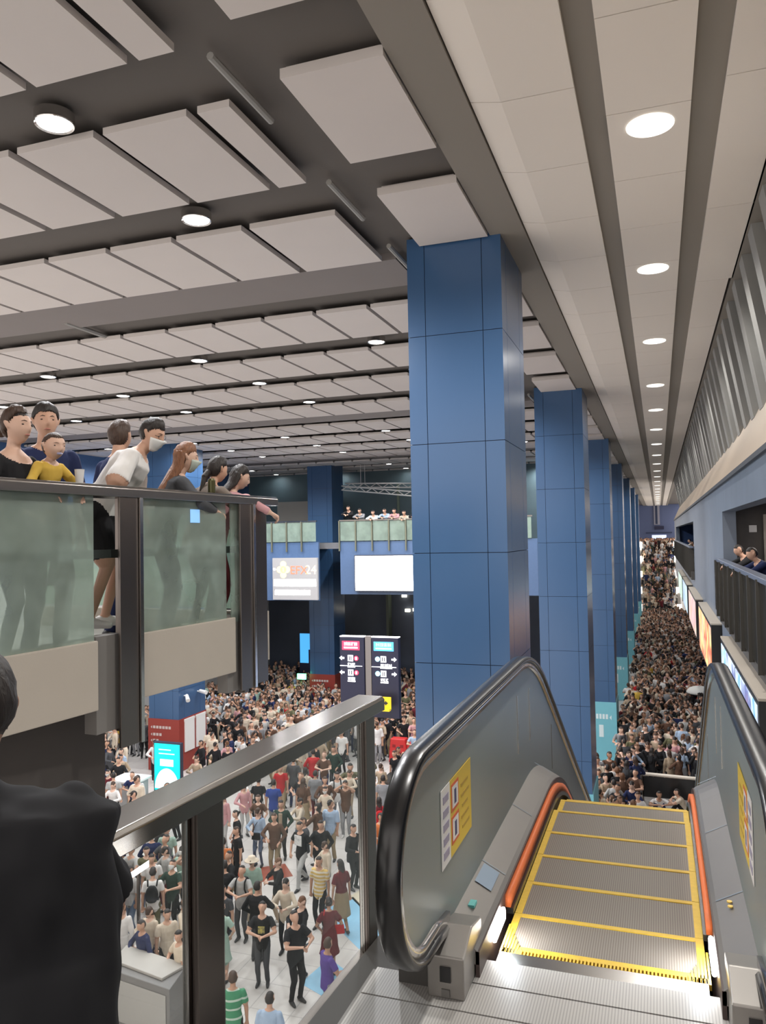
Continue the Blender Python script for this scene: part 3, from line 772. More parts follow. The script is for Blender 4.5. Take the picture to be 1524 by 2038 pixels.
def build_columns():
    for i, y in enumerate(COLY):
        w = ordw(i+1)
        t = thing('column', f'tall square blue enamel column, {w} in the row beside the escalator', 'column', (-2.53, y+.85, FLOOR), 'blue columns beside the escalator', 'thing')
        panel_column(t, XC0, XC1, y, y+1.72)
        if i >= 1:
            MB().box(XC0-.03, XC1+.03, y-.03, y+1.75, FLOOR+.02, FLOOR+2.45).build('poster_wrap', M_teal, t)
            mb = MB()
            for k in range(7): mb.box(XC0+.12+k*.13, XC0+.12+k*.13+.09, y-.04, y-.028, FLOOR+1.75, FLOOR+1.95)
            mb.prism([(XC0+1.05, FLOOR+1.82), (XC0+1.13, FLOOR+1.92), (XC0+1.13, FLOOR+1.72)], 1, y-.04, y-.028)
            mb.box(XC0+.62, XC0+.80, y-.04, y-.028, FLOOR+1.0, FLOOR+1.5)
            mb.build('poster_lettering', mat('pale_letters', (.62, .72, .74), .5), t)
    for (x0, x1, y, yb, label) in ((-20.3, -18.85, 27.9, 29.9, 'square blue column with a red base band behind the people at the left railing'), (-18.15, -16.7, 39.3, 40.9, 'square blue column with a red base band below the pink-lit mezzanine screens'),
                                   (-8.9, -7.2, 38.2, 39.9, 'blue column with a red base band half hidden behind the nearest blue column')):
        t = thing('column', label.replace('pink-lit ', ''), 'column', ((x0+x1)/2, y+.8, FLOOR), 'blue columns with red bases in the left hall', 'thing')
        panel_column(t, x0, x1, y, yb)
        MB().box(x0-.03, x1+.03, y-.03, yb+.03, FLOOR+.02, FLOOR+2.15).build('red_band', M_red, t)
        for row, n in ((1.75, 6), (1.45, 3), (1.2, 2)):
            mb = MB().prism([(x0+.10, FLOOR+row+.05), (x0+.17, FLOOR+row+.11), (x0+.17, FLOOR+row-.01)], 1, y-.04, y-.026)
            for k in range(n): mb.box(x0+.22+k*.15, x0+.22+k*.15+.11, y-.04, y-.026, FLOOR+row, FLOOR+row+.11)
            mb.build('direction_lettering', mat('dull_white_letters', (.50, .42, .40), .6), t)
def panel_column(t, x0, x1, y0, y1):
    mb = MB().box(x0+.02, x1-.02, y0+.02, y1-.02, FLOOR, SLAB-.04, 1)
    gp = .009
    zs = [FLOOR]+[1.27+1.49*k for k in range(-7, 2)]+[SLAB-.03]
    zs = sorted(z for z in zs if z >= FLOOR)
    w = x1-x0; cx = [x0, x0+.19*w, x0+.80*w, x1]; d = y1-y0; cy = [y0, y0+.2*d, y0+.8*d, y1]
    for a, b in zip(zs, zs[1:]):
        for p, q in zip(cx, cx[1:]):
            l = p if p == x0 else p+gp/2; r = q if q == x1 else q-gp/2
            mb.box(l, r, y0, y0+.03, a+gp/2, b-gp/2); mb.box(l, r, y1-.03, y1, a+gp/2, b-gp/2)
        for p, q in zip(cy, cy[1:]):
            l = p+.03 if p == y0 else p+gp/2; r = q-.03 if q == y1 else q-gp/2
            mb.box(x0, x0+.03, l, r, a+gp/2, b-gp/2); mb.box(x1-.03, x1, l, r, a+gp/2, b-gp/2)
    return mb.build('enamel_cladding', [M_col, M_colseam], t)
# ------------------------------------------------------------------ escalator and near railings
S30 = math.tan(math.radians(30))
def zfloor(y): return UP if y < 5.95 else UP-(y-5.95)*S30
def curve(y, zt, y1=5.35, y2=6.5):
    """height of a line that runs level, bends between y1 and y2 and goes on down at the slope of the steps"""
    if y <= y1: return zt
    if y >= y2: return zt-(y2-y1)*S30/2-(y-y2)*S30
    return zt-(y-y1)**2*S30/(2*(y2-y1))
def build_escalator():
    t = thing('escalator', 'escalator going down to the crowd, with yellow-edged steps and grey balustrades', 'escalator', (-.29, 3.6, UP))
    YB = 18.6; XM = -.295
    ysamp = [2.9+.15*i for i in range(30)]+[7.4+.6*i for i in range(20)]
    # steps in view, then the hidden flight
    n = 0; y = 3.62
    st = [(3.64, 4.0), (4.0, 4.385), (4.385, 4.77), (4.77, 5.155), (5.155, 5.56)]
    for i, (a, b) in enumerate(st):
        p = MB().box(XM-.405, XM+.405, a+.004, b-.032, UP-.02, UP-.004).build('step', M_tread, t)
        mb = MB().box(XM-.405, XM+.405, b-.030, b, UP-.02, UP)
        for s in (-1, 1): mb.box(XM+s*.4225-.0175-.0, XM+s*.4225+.0175, a+.004, b, UP-.02, UP-.001)
        if i == 0: mb.box(XM-.44, XM+.44, 3.64, 3.68, UP-.02, UP-.001)
        mb.build('yellow_edge', M_yellow, p)
    zz, yy = UP-.06, 5.575; k = 0
    while yy < YB-1:
        p = MB().box(XM-.44, XM+.44, yy, yy+.385, zz-.22, zz).build('step', M_tread, t)
        MB().box(XM-.44, XM+.44, yy+.355, yy+.386, zz-.05, zz+.002).box(XM-.44, XM-.405, yy, yy+.386, zz-.05, zz+.001).box(XM+.405, XM+.44, yy, yy+.386, zz-.05, zz+.001).build('yellow_edge', M_yellow, p)
        k += 1; yy += .385; zz -= [.12, .18, .21][min(k-1, 2)] if k < 4 else .385*S30
        if zz < FLOOR+.2: break
    # comb with yellow teeth, landing plates
    mb = MB().box(XM-.44, XM+.44, 3.50, 3.60, UP-.02, UP+.006)
    for i in range(56): mb.box(XM-.43+i*.0157, XM-.43+i*.0157+.008, 3.60, 3.645, UP-.02, UP+.004, 1)
    for s in (-1, 1):
        for q in range(7): mb.box(XM+s*.36+s*q*.014, XM+s*.36+s*q*.014+.009, 3.60, 3.66+.035*q, UP-.02, UP+.004, 1)
    mb.build('comb', [M_bright, M_yellow], t)
    mb = MB()
    for a, b in ((3.31, 3.50), (3.10, 3.30), (2.72, 3.09), (2.02, 2.71), (1.2, 2.01), (.2, 1.19)): mb.box((XM-.50 if a > 3.28 else XM-.52 if a > 3.2 else -1.22), XM+.50 if a > 3.05 else .75, a, b, UP, UP+.012)
    mb.build('landing_plate', M_landing, t)
    for s in (-1, 1):
        X = lambda d: XM+s*d
        def bx(d0, d1): return (min(X(d0), X(d1)), max(X(d0), X(d1)))
        # balustrade panel, one closed outline pushed through its thickness
        top = [(y, curve(y, -.90)) for y in ysamp if y >= 3.05]
        bot = [(y, curve(y, -1.72)) for y in ysamp if y >= 3.25]
        arc = [(3.05-.36*math.sin(a), -1.26+.36*math.cos(a)) for a in [PI*i/14 for i in range(1, 15)]]
        a, b = bx(.625, .655)
        pn = MB().prism(top+bot[::-1]+[(3.2, -1.70)]+arc[::-1], 0, a, b).build('balustrade', M_bal, t)
        if True:
            mb = MB()
            for y in (5.25, 5.75, 6.9):
                h = curve(y, -1.15); c, e = bx(.620, .626); mb.box(c, e, y, y+.012, h-.30, h+.08)
            mb.build('joint_strip', M_bright, pn)
        # rubber handrail round the newel, with a bright track under it
        hp = [(y, curve(y, -.85)) for y in ysamp if y >= 3.05]
        ha = [(3.05-.41*math.sin(q), -1.26+.41*math.cos(q)) for q in [PI*i/20 for i in range(1, 20)]]
        path = hp[::-1]+ha+[(3.15, -1.672), (3.35, -1.70)]
        rb = []
        for i, p in enumerate(path):
            p0 = Vector(path[max(0, i-1)]); p1 = Vector(path[min(len(path)-1, i+1)]); d = (p1-p0).normalized(); nn = Vector((-d.y, d.x))
            rb.append((Vector(p), nn))
        sgn = 1 if (Vector(rb[0][1]).y < 0) else -1
        def off(k0, k1): return [(tuple(p+nn*k0*sgn), tuple(p+nn*k1*sgn)) for p, nn in rb]
        a, b = bx(.592, .688)
        hr = MB(); prof = [(.592, .022), (.592, .004), (.603, -.006), (.64, -.010), (.677, -.006), (.688, .004), (.688, .022), (.676, .030), (.604, .030)]
        vs = [(X(dx), (p+nn*k*sgn).x, (p+nn*k*sgn).y) for p, nn in rb for dx, k in prof]; m_ = len(prof); n_ = len(rb)
        hr.add(vs, [tuple(range(m_)), tuple(range(m_*(n_-1), m_*n_))]+[(i*m_+k, i*m_+(k+1) % m_, (i+1)*m_+(k+1) % m_, (i+1)*m_+k) for i in range(n_-1) for k in range(m_)])
        hr.build('handrail', M_black, t, smooth='auto')
        a, b = bx(.606, .674)
        MB().ribbon(off(.030, .072), a, b).build('handrail_track', M_bright, t, smooth='auto')
        # skirt, brush and the sloping inner deck
        dk = [(y, curve(y, -1.70, 5.6, 6.8), curve(y, -1.765, 5.6, 6.8)) for y in ysamp if y >= 3.3]
        vs = []; N = len(dk)
        for y, zo, zi in dk: vs += [(X(.628), y, zo), (X(.505), y, zi), (X(.480), y, zi-.02), (X(.480), y, zi-.07), (X(.628), y, zi-.07)]
        fs = [tuple(range(5)), tuple(range(5*N-5, 5*N))]+[(5*i+k, 5*i+(k+1) % 5, 5*i+5+(k+1) % 5, 5*i+5+k) for i in range(N-1) for k in range(5)]
        dkO = MB().add(vs, fs).build('inner_deck', M_deck, t)
        mb = MB()
        for y in (4.1, 5.0, 5.95): MB().add([(X(.629), y, -1.697), (X(.504), y, -1.762), (X(.504), y+.008, -1.762), (X(.629), y+.008, -1.697)], [(0, 1, 2, 3)]).build('deck_seam', mat('seam_grey', (.34, .40, .46), .3, .5), dkO)
        if s < 0: mb.add([(X(.61), 3.86, -1.704), (X(.53), 3.86, -1.746), (X(.53), 4.08, -1.746), (X(.61), 4.08, -1.704)], [(0, 1, 2, 3)])
        if s < 0: mb.build('blue_film', mat('film_blue_grey', (.30, .38, .48), .3, .3), dkO)
        if s > 0:
            for q in (3.98, 4.03): MB().lathe([(.012, .006), (.012, 0)], (X(.56), q, -1.728), 12).build('yellow_button', mat('amber_button', (.8, .55, .12), .4), dkO)
        else:
            MB().box(X(.59), X(.56), 3.62, 3.68, -1.728, -1.715).build('teal_tag', mat('teal_tag', (.15, .5, .48), .5), dkO)
        a, b = bx(.478, .495)
        sk = [((y, curve(y, -1.78, 5.6, 6.8)), (y, curve(y, -2.2, 5.6, 6.8))) for y in ysamp if y >= 3.3]
        MB().ribbon(sk, a, b).build('skirt', mat('skirt_brown', (.07, .045, .04), .5), t)
        a, b = bx(.452, .480)
        br = [((y, curve(y, -1.795, 5.55, 6.6)), (y, curve(y, -1.855, 5.55, 6.6))) for y in ysamp if 3.92 <= y < 18]
        MB().ribbon(br, a, b).build('brush_guard', M_orange, t, smooth='auto')
        a, b = bx(.438, .470)
        br = [((y, curve(y, -1.856, 5.55, 6.6)), (y, curve(y, -1.885, 5.55, 6.6))) for y in ysamp if 3.92 <= y < 18]
        MB().ribbon(br, a, b).build('brush_bristle', M_black, t)
        a, b = bx(.455, .476)
        MB().box(a, b, 3.60, 3.84, -1.865, -1.80).build('comb_light', M_glow, t, bevel=.01)
        L = bpy.data.lights.new('comb_light_glow', 'AREA'); L.energy = 1.6; L.shape = 'RECTANGLE'; L.size = .2; L.size_y = .05; L.color = (.85, .93, 1)
        lo = bpy.data.objects.new('comb_light_glow', L); C.objects.link(lo); lo.parent = t; lo.location = (X(.44)+.29, .1, .10); lo.rotation_euler = (0, s*math.radians(60), 0)
        # newel block at the end of the skirt
        a, b = bx(.50, .655)
        nbk = MB().prism([(3.16, UP+.01), (3.16, -1.72), (3.32, -1.66), (3.50, -1.70), (3.50, UP+.01)], 0, a, b).build('newel_block', M_deck, t, bevel=.006)
        a, b = bx(.555, .60)
        MB().box(a, b, 3.152, 3.162, -1.82, -1.76).build('sensor_window', M_black, nbk)
        a, b = bx(.56, .595)
        MB().box(a, b, 3.154, 3.161, -1.88, -1.85).build('speaker_grille', mat('dull_metal', (.2, .19, .18), .5, .6), nbk)
        # outer cladding
        a, b = bx(.655, .80)
        oc = [((y, curve(y, -1.70)), (y, curve(y, -2.75))) for y in ysamp if y >= 3.25]
        MB().ribbon(oc, a, b).build('outer_cladding', M_bal, t)
        MB().box(a, b, 3.22, 3.6, UP-.4, UP+.22).build('newel_base', mat('base_dark', (.09, .085, .08), .5, .3), t)
        MB().box(*bx(.587, .600), 3.3, 3.34, -.95, -.90).build('switch_tag', M_bright, t) if False else None
        # safety notice on the panel
        xs = X(.6235); q0, q1 = (3.30, 3.86) if s < 0 else (3.53, 4.12)
        ns = thing('safety_notice', 'yellow and white safety notice stuck inside the '+('left' if s < 0 else 'right')+' balustrade of the escalator', 'notice', (xs, q0, -1.45), 'escalator safety notices')
        e = .003*(-s)
        def plate(name, y0, y1, z0, z1, m, d=1, par=ns):
            c, f = sorted((xs, xs+e*d)); return MB().box(c, f, y0, y1, z0, z1).build(name, m, par)
        zt, zb = (-1.10, -1.44)
        wy = q0+(.27*(q1-q0))
        plate('white_column', q0, wy, zb, zt, M_white); yp = plate('yellow_field', wy, q1, zb, zt, mat('notice_yellow', (.66, .47, .06), .5))
        for k in range(5):
            plate('pictogram', q0+.03, wy-.03, zt-.055-.06*k-.012, zt-.035-.06*k, mat('notice_lilac', (.33, .30, .40), .5), 1.6)
        for k, zc in enumerate((zt-.085, zt-.23)):
            plate('red_ring', wy+.02, wy+.155, zc-.062, zc+.062, mat('notice_red', (.62, .12, .04), .5), 1.5)
            plate('white_disc', wy+.035, wy+.14, zc-.048, zc+.048, M_white, 1.8); plate('figure', wy+.07, wy+.105, zc-.035, zc+.03, mat('figure_navy', (.05, .05, .14), .5), 2.1)
        for k, (ya, yb) in enumerate(((.2, .34), (.2, .36), (.22, .33), (.2, .35), (.22, .36))):
            z = zt-.07-.05*k; plate('text_line', wy+ya, min(q1-.03, wy+yb), z-.014, z, mat('notice_text', (.45, .29, .04), .5), 1.5)
    # underside truss cover
    oc = [((y, curve(y, -2.6)), (y, curve(y, -2.85))) for y in ysamp if y >= 3.4]
    MB().ribbon(oc, XM-.8, XM+.8).build('truss_cover', M_steel_d, t)

def build_rail():
    """steel-topped glass railing in front of us, running beside the void"""
    t = thing('glass_railing', 'steel-topped glass railing in the foreground, running forward beside the escalator', 'railing', (-1.58, 2.0, UP))
    A = Vector((-1.60, 1.95, 0)); ang = math.atan2(.105, 2.1)
    R = Matrix.Translation(A) @ Matrix.Rotation(-ang, 4, 'Z')
    # local: y runs forward, x across (0 = centre of the rail)
    MB().prism([(-.08, -.865), (-.07, -.85), (.07, -.85), (.085, -.865), (.085, -.925), (.03, -.93), (-.03, -.93), (-.08, -.925)], 1, -1.9, 2.06).build('top_rail', M_steel, t, M=R, bevel=.004)
    for y in (.53, 1.99, -1.2):
        q = .08 if y < 1 else .055
        p = MB().box(.015, .028, y-q, y+q, UP-.45, -.92).box(-.028, -.015, y-q, y+q, UP-.45, -.92).box(-.015, .015, y-q+.02, y+q-.02, UP-.4, -.92).build('post', M_steel_d, t, M=R, bevel=.003)
    for a, b in ((-1.1, .41), (.64, 1.91)):
        g_ = MB().box(-.006, .006, a, b, UP-.25, -.93).build('glass_pane', M_glassC, t, M=R)
        for e in (a-.01, b): MB().box(-.009, .009, e, e+.01, UP-.25, -.93).build('pane_edge', M_bright, g_, M=R)
    MB().box(-.035, .035, -1.9, 2.06, UP-.36, UP-.25).build('bottom_shoe', M_steel_d, t, M=R, bevel=.004)
    MB().box(.03, .26, -.0, 2.15, UP-.5, UP-.22).build('kerb', mat('kerb_metal', (.04, .036, .032), .6), t, M=R)

def build_balcony():
    """the neighbouring landing with its frosted glass front"""
    t = thing('glass_balustrade', 'frosted green glass balustrade with steel rail where people lean on the left', 'balustrade', (-3.46, 3.4, -.62))
    ang = math.atan2(.085, 1.)
    R = Matrix.Translation(Vector((-3.46, 3.4, 0))) @ Matrix.Rotation(-ang, 4, 'Z')
    D = mat('dark_gap', (.05, .045, .04), .6)
    MB().prism([(-.16, .30), (-.16, .355), (-.14, .375), (.045, .375), (.06, .355), (.06, .30)], 1, -2.6, 2.84).build('top_rail', M_steel, t, M=R, bevel=.004)
    for a, b in ((-2.6, .70), (1.10, 2.12), (2.19, 2.32)):
        MB().box(.0, .012, a, b, -.66, .30).build('glass_pane', M_glassF, t, M=R)
    MB().box(-.06, -.03, -2.6, 2.3, -.10, -.045).build('mid_rail', mat('mid_rail_dark', (.05, .06, .055), .4, .5), t, M=R)
    for y in (.99, 2.36):
        p = MB().box(.035, .055, y-.10, y+.07, -1.34 if y < 2 else -1.22, .30).box(-.055, .035, y-.03, y+.03, -1.25, .30).build('post', M_steel_d, t, M=R, bevel=.003)
        MB().box(.02, .07, y+.075, y+.105, -1.34 if y < 2 else -1.22, .30).build('post_edge', M_bright, p, M=R)
    MB().box(-.02, .05, 2.50, 2.66, -1.20, .30).build('post', M_steel_d, t, M=R, bevel=.003)
    for i, (a, b) in enumerate(((-2.6, .72), (1.08, 2.22))):
        MB().box(-.10, .03, a, b, -1.06, -.62).build('fascia_panel', M_fascia, t, M=R, bevel=.008)
    for y in (.83, 2.24): MB().box(-.10, .0, y-.1, y+.13, -1.22, -.60).build('bracket', mat('bracket_grey', (.17, .16, .15), .5), t, M=R)
    MB().box(-.3, -.08, -2.6, 2.4, -1.04, -.64).build('slab_edge', D, t, M=R)
    struct(MB().box(-5.6, -.28, -2.6, 2.6, -1.04, -.80).build('floor_landing', mat('landing_floor', (.30, .28, .26), .6), M=R))
    # its far end turns left
    t2 = thing('glass_balustrade', 'short end of the left balustrade turning away at the corner, with a grey top rail', 'balustrade', (-4.2, 6.25, -.62))
    MB().box(-2.6, .02, 2.62, 2.80, .30, .375).build('top_rail', M_steel, t2, M=R, bevel=.004)
    MB().box(-2.6, -.06, 2.70, 2.712, -.60, .30).build('glass_pane', M_glassB, t2, M=R)
    MB().box(-2.6, .0, 2.62, 2.76, -1.04, -.62).build('fascia_panel', M_fascia, t2, M=R)
# ------------------------------------------------------------------ things in the halls
def glyphs(mb, x, y, z, w, h, n, rnd, mi=0, th=.006):
    """a run of blocky strokes, as lettering looks from this far"""
    cw = w/n
    for i in range(n):
        a = x+i*cw+cw*.08; b = x+(i+1)*cw-cw*.08
        for k in range(3):
            q = z+h*(k*.36+.04); mb.box(a, b if rnd.random() > .3 else (a+b)/2, y-th, y, q, q+h*.16, mi)
        c = a+(b-a)*rnd.choice((0.05, .45, .8)); mb.box(c, c+cw*.14, y-th, y, z, z+h, mi)
def arrow(mb, x, y, z, s, d, mi=0, th=.006):
    """solid arrow, d=-1 points left, +1 right"""
    mb.prism([(x+d*s*.5, z), (x, z+s*.42), (x, z-s*.42)], 1, y-th, y, mi); mb.box(min(x, x-d*s*.5), max(x, x-d*s*.5), y-th, y, z-s*.16, z+s*.16, mi)
def disc(mb, x, y, z, r, mi=0, th=.006, seg=20):
    mb.prism([(x+r*math.cos(2*PI*k/seg), z+r*math.sin(2*PI*k/seg)) for k in range(seg)], 1, y-th, y, mi)
def build_signs():
    rnd = random.Random(3)
    E1 = mat('sign_white', (1, 1, 1), .5, emit=(1, 1, 1), estr=1.6); ER = mat('sign_red', (.7, .03, .08), .5, emit=(.85, .05, .12), estr=.9); EB = mat('sign_blue', (.05, .4, .8), .5, emit=(.08, .45, .9), estr=1.3)
    ECy = mat('sign_cyan', (.3, .8, 1), .5, emit=(.35, .85, 1), estr=2.)
    y = 18.0
    t = thing('direction_sign', 'double navy lit direction sign with red and blue heads, white arrows and exit numbers', 'sign', (-6.76, y, FLOOR))
    MB().box(-6.84, -6.69, y+.02, y+.18, FLOOR, -2.40).build('pole', mat('sign_pole_grey', (.26, .235, .23), .4, .3), t)
    for (x0, x1, left) in ((-7.50, -6.86, True), (-6.67, -5.98, False)):
        p = MB().box(x0, x1, y, y+.16, -4.35, -2.42).build('sign_panel', M_navy, t, bevel=.008)
        mb = MB(); mb.box(x0, x1, y-.004, y+.16, -2.42, -2.40, 0)
        cx = (x0+x1)/2-.04
        hx0, hx1 = x0+.06, x1-.12
        mb.box(hx0, hx1, y-.004, y, -2.74, -2.52, 1 if left else 2)
        glyphs(mb, hx0+.05, y-.005, -2.63, hx1-hx0-.1, .08, 4, rnd, 0 if left else 3); mb.box(hx0+.05, hx1-.05, y-.01, y-.004, -2.70, -2.665, 0 if left else 3)
        for row, zc in ((0, -2.94), (1, -3.29)):
            d = -1 if left else 1
            ax = x0+.07 if left else x1-.13
            arrow(mb, ax+.02*d, y-.004, zc, .13, d)
            mb.box(cx-.07, cx+.07, y-.01, y-.004, zc-.075, zc+.075, 0)
            mb.box(cx-.035, cx-.012, y-.014, y-.01, zc-.05, zc+.05, 4); mb.box(cx+.012, cx+.035, y-.014, y-.01, zc-.05, zc+.05, 4)
            dx = cx+.15 if left else cx-.15
            disc(mb, dx, y-.004, zc, .06, 1 if left else 3)
            mb.box(dx-.02, dx+.02, y-.014, y-.009, zc-.035, zc+.035, 0)
            w = .2 if (left or row) else .30
            glyphs(mb, cx-.08, y-.004, zc-.18, w, .07, 3, rnd); mb.box(cx-.08, cx-.08+w, y-.01, y-.004, zc-.225, zc-.195, 0)
        mb.box(x0, x1-.06, y-.01, y, -3.135, -3.12, 0)
        mb.build('lit_pictograms', [E1, ER, EB, ECy, M_navy], p)
    t = thing('warning_board', 'small yellow board with a dark arrow fixed under the navy direction sign', 'sign', (-6.28, 17.7, -4.2))
    MB().box(-6.62, -6.10, 17.72, 17.76, -4.08, -3.79).box(-6.70, -6.10, 17.60, 17.72, -4.10, -4.05).box(-6.4, -6.3, 17.76, 18.1, -4.0, -3.9, 0).build('board', mat('sign_yellow', (.85, .62, .02), .5, emit=(.85, .62, .02), estr=.25), t)
    mb = MB(); arrow(mb, -6.24, 17.715, -3.93, .14, 1); mb.build('arrow', M_black, t)
    # two screens on the mezzanine front
    t = thing('display_screen', 'grey digital screen with a yellow emblem and red lettering on the blue mezzanine front', 'screen', (-17.1, 35.5, -3.05))
    x0, x1, y = -18.3, -15.95, 35.42
    MB().box(x0-.05, x1+.05, y, y+.16, -3.0, -.92).build('screen_body', mat('screen_grey', (.3, .29, .29), .5, emit=(.40, .385, .39), estr=.32), t)
    mb = MB()
    for dx, dz in ((0, .26), (0, -.26), (.2, 0), (-.2, 0), (0, 0)): disc(mb, x0+.55+dx, y-.003, -1.5+dz, .17, 0)
    mb.build('emblem', mat('screen_yellow', (1, .8, .3), .5, emit=(1, .72, .25), estr=1.0), t)
    def word(s, x, z, size, m, nm):
        cu = bpy.data.curves.new('tmp', 'FONT'); cu.body = s; cu.size = size; cu.extrude = .004
        o = bpy.data.objects.new('tmp', cu); C.objects.link(o)
        me = bpy.data.meshes.new_from_object(o.evaluated_get(bpy.context.evaluated_depsgraph_get())); bpy.data.objects.remove(o)
        me.transform(Matrix.Rotation(PI/2, 4, 'X')); me.materials.clear(); me.materials.append(m)
        ob = bpy.data.objects.new(nm, me); C.objects.link(ob); ob.parent = t; ob.location = Vector((x, y-.006, z))-Vector(t.location)
    word('EFX', x0+.92, -1.72, .58, mat('screen_red', (1, .2, .12), .5, emit=(1, .12, .06), estr=.9), 'red_lettering')
    word('24', x0+1.75, -1.72, .62, mat('screen_amber', (1, .7, .4), .5, emit=(1, .70, .35), estr=1.1), 'amber_lettering')
    mb = MB(); mb.box(x0+.02, x1-.03, y-.005, y, -2.32, -1.99); mb.box(x0+.08, x1-.35, y-.005, y, -2.75, -2.52); mb.box(x0, x0+.12, y-.005, y, -1.52, -1.44)
    mb.build('white_caption', M_glow, t)
    t = thing('display_screen', 'blank glaring white screen on the blue mezzanine front beside the nearest column', 'screen', (-12.5, 35.9, -2.7))
    MB().box(-14.05, -11.0, 35.72, 35.98, -2.58, -.82).build('screen_body', mat('screen_frame', (.05, .05, .06), .5), t)
    MB().box(-14.0, -11.03, 35.70, 35.722, -2.54, -.87).build('lit_face', M_screen, t)
    mb = MB()
    for x in (-13.72, -13.2): mb.box(x, x+.06, 35.692, 35.70, -1.18, -1.06); mb.box(x+.02, x+.10, 35.692, 35.70, -1.24, -1.18)
    mb.build('small_emblem', mat('pale_lilac', (.5, .5, .75), .5), t)
    # teal advertisement screen by the red column, white notice boards, cameras
    t = thing('advert_screen', 'bright turquoise advertising screen standing before the red column base', 'screen', (-16.7, 24.1, FLOOR))
    MB().box(-17.28, -16.15, 24.0, 24.15, FLOOR+.3, -7.15).box(-17.1, -16.4, 23.9, 24.3, FLOOR, FLOOR+.3).build('casing', mat('casing_navy', (.03, .035, .06), .4), t)
    TQ = mat('turquoise_lit', (.0, .75, .75), .5, emit=(.0, .60, .64), estr=.55)
    p = MB().box(-17.24, -16.19, 23.985, 24.0, -8.85, -7.2).build('lit_face', TQ, t)
    mb = MB()
    mb.prism([(-16.72+.50*math.cos(a), -8.78+.72*math.sin(a)) for a in [PI*i/24 for i in range(25)]], 1, 23.975, 23.984)
    mb.box(-17.0, -16.45, 23.975, 23.984, -7.98, -7.74); mb.box(-17.05, -16.55, 23.975, 23.984, -7.42, -7.39); mb.box(-17.05, -16.4, 23.975, 23.984, -7.56, -7.53)
    mb.build('white_artwork', mat('screen_pale', (.8, 1, 1), .5, emit=(.75, 1, .98), estr=.7), p)
    for i, (a, b) in enumerate(((28.25, 28.95), (29.10, 29.80))):
        o = MB().box(-18.83, -18.78, a, b, FLOOR+.75, FLOOR+2.0).box(-18.84, -18.775, a-.02, b+.02, FLOOR+2.0, FLOOR+2.1).build('notice_board', M_white, loc=(-18.8, a, FLOOR+.75))
        tag(o, ('nearer' if i == 0 else 'farther')+' of two white notice boards on the side of the red column base', 'notice board', 'white notice boards on the red column'); o['_hang'] = 1
    for i, (yy, zz) in enumerate(((28.3, -6.55), (29.3, -6.55))):
        t = thing('security_camera', ('angled white security camera' if i == 0 else 'level white security camera nearer the crowd')+' on the side of the blue column', 'camera', (-18.75, yy, zz), 'security cameras on the blue column'); t['_hang'] = 1
        MB().tube([(-18.85, yy, zz+.12), (-18.65, yy, zz+.1)], .03, 8).build('bracket', M_white, t)
        MB().tube([(-18.72, yy-.02, zz+.14), (-18.50, yy-.25, zz-.02) if i == 0 else (-18.35, yy-.1, zz+.1)], [.07, .09], 12).build('camera_body', M_white, t, smooth=False)
    t = thing('white_table', 'white counter with a dark sign beside the turquoise screen', 'counter', (-17.7, 23.4, FLOOR))
    MB().box(-18.5, -17.35, 23.0, 24.0, -8.42, -8.34).build('counter_top', M_white, t, bevel=.02)
    MB().box(-18.4, -17.45, 23.1, 23.9, FLOOR, -8.42).build('counter_base', mat('counter_grey', (.4, .4, .4), .5), t)
    # exit sign and blue screen further back
    t = thing('exit_sign', 'small green lit exit sign left of the far red column base', 'sign', (-18.5, 38.0, -7.55)); t['_hang'] = 1
    MB().box(-18.75, -18.25, 38.9, 39.0, -7.6, -7.3).build('lit_box', mat('exit_green', (.1, .8, .3), .5, emit=(.15, .9, .35), estr=3), t)
    mb = MB(); disc(mb, -18.42, 38.895, -7.38, .04); mb.box(-18.47, -18.38, 38.885, 38.895, -7.54, -7.43); arrow(mb, -18.6, 38.895, -7.46, .14, -1); mb.build('running_figure', M_glow, t)
    t = thing('advert_screen', 'upright sky-blue screen glowing above the crowd beneath the mezzanine', 'screen', (-20.1, 42.9, FLOOR))
    MB().box(-20.55, -19.55, 43.0, 43.2, FLOOR, -5.6).build('casing', M_navy, t)
    MB().box(-20.5, -19.95, 42.98, 43.0, -7.4, -5.65).box(-19.95, -19.6, 42.98, 43.0, -6.6, -5.65).build('lit_face', mat('sky_lit', (.1, .5, .9), .5, emit=(.08, .42, .90), estr=.6), t)
    # lights of a shop front behind the navy sign
    for i, (x, z) in enumerate(((-14.9, -4.6), (-14.4, -4.55), (-13.7, -4.35), (-15.1, -3.7))):
        o = MB().box(x, x+.3, 46.3, 46.42, z, z+.18).build('shop_light', mat('shop_lit', (1, .95, .8), .5, emit=(1, .93, .75), estr=2.2), loc=(x, 46.4, z))
        tag(o, f'small lit panel in the dark shop front below the white screen, {ordw(i+1)} of four', 'light', 'shop front lights'); o['_hang'] = 1
    # white truss under the far ceiling
    t = thing('lighting_truss', 'white lattice truss hung above the far mezzanine beside the nearest column', 'truss', (-13.5, 40, 2.3)); t['_hang'] = 1
    for (a, b) in (((-16.4, 40.5, 2.85), (-10.5, 40.5, 2.62)), ((-16.4, 40.0, 2.68), (-10.0, 38.0, 1.9))):
        a = Vector(a); b = Vector(b); mb = MB(); n = 16
        for dz in (0, .22): mb.tube([a+Vector((0, 0, dz)), b+Vector((0, 0, dz))], .035, 8)
        mb.build('chord', M_white, t); mb = MB()
        for i in range(n): p = a.lerp(b, i/n); q = a.lerp(b, (i+1)/n); mb.tube([p+Vector((0, 0, .22*(i % 2))), q+Vector((0, 0, .22*((i+1) % 2)))], .02, 6)
        mb.build('lattice', M_white, t)
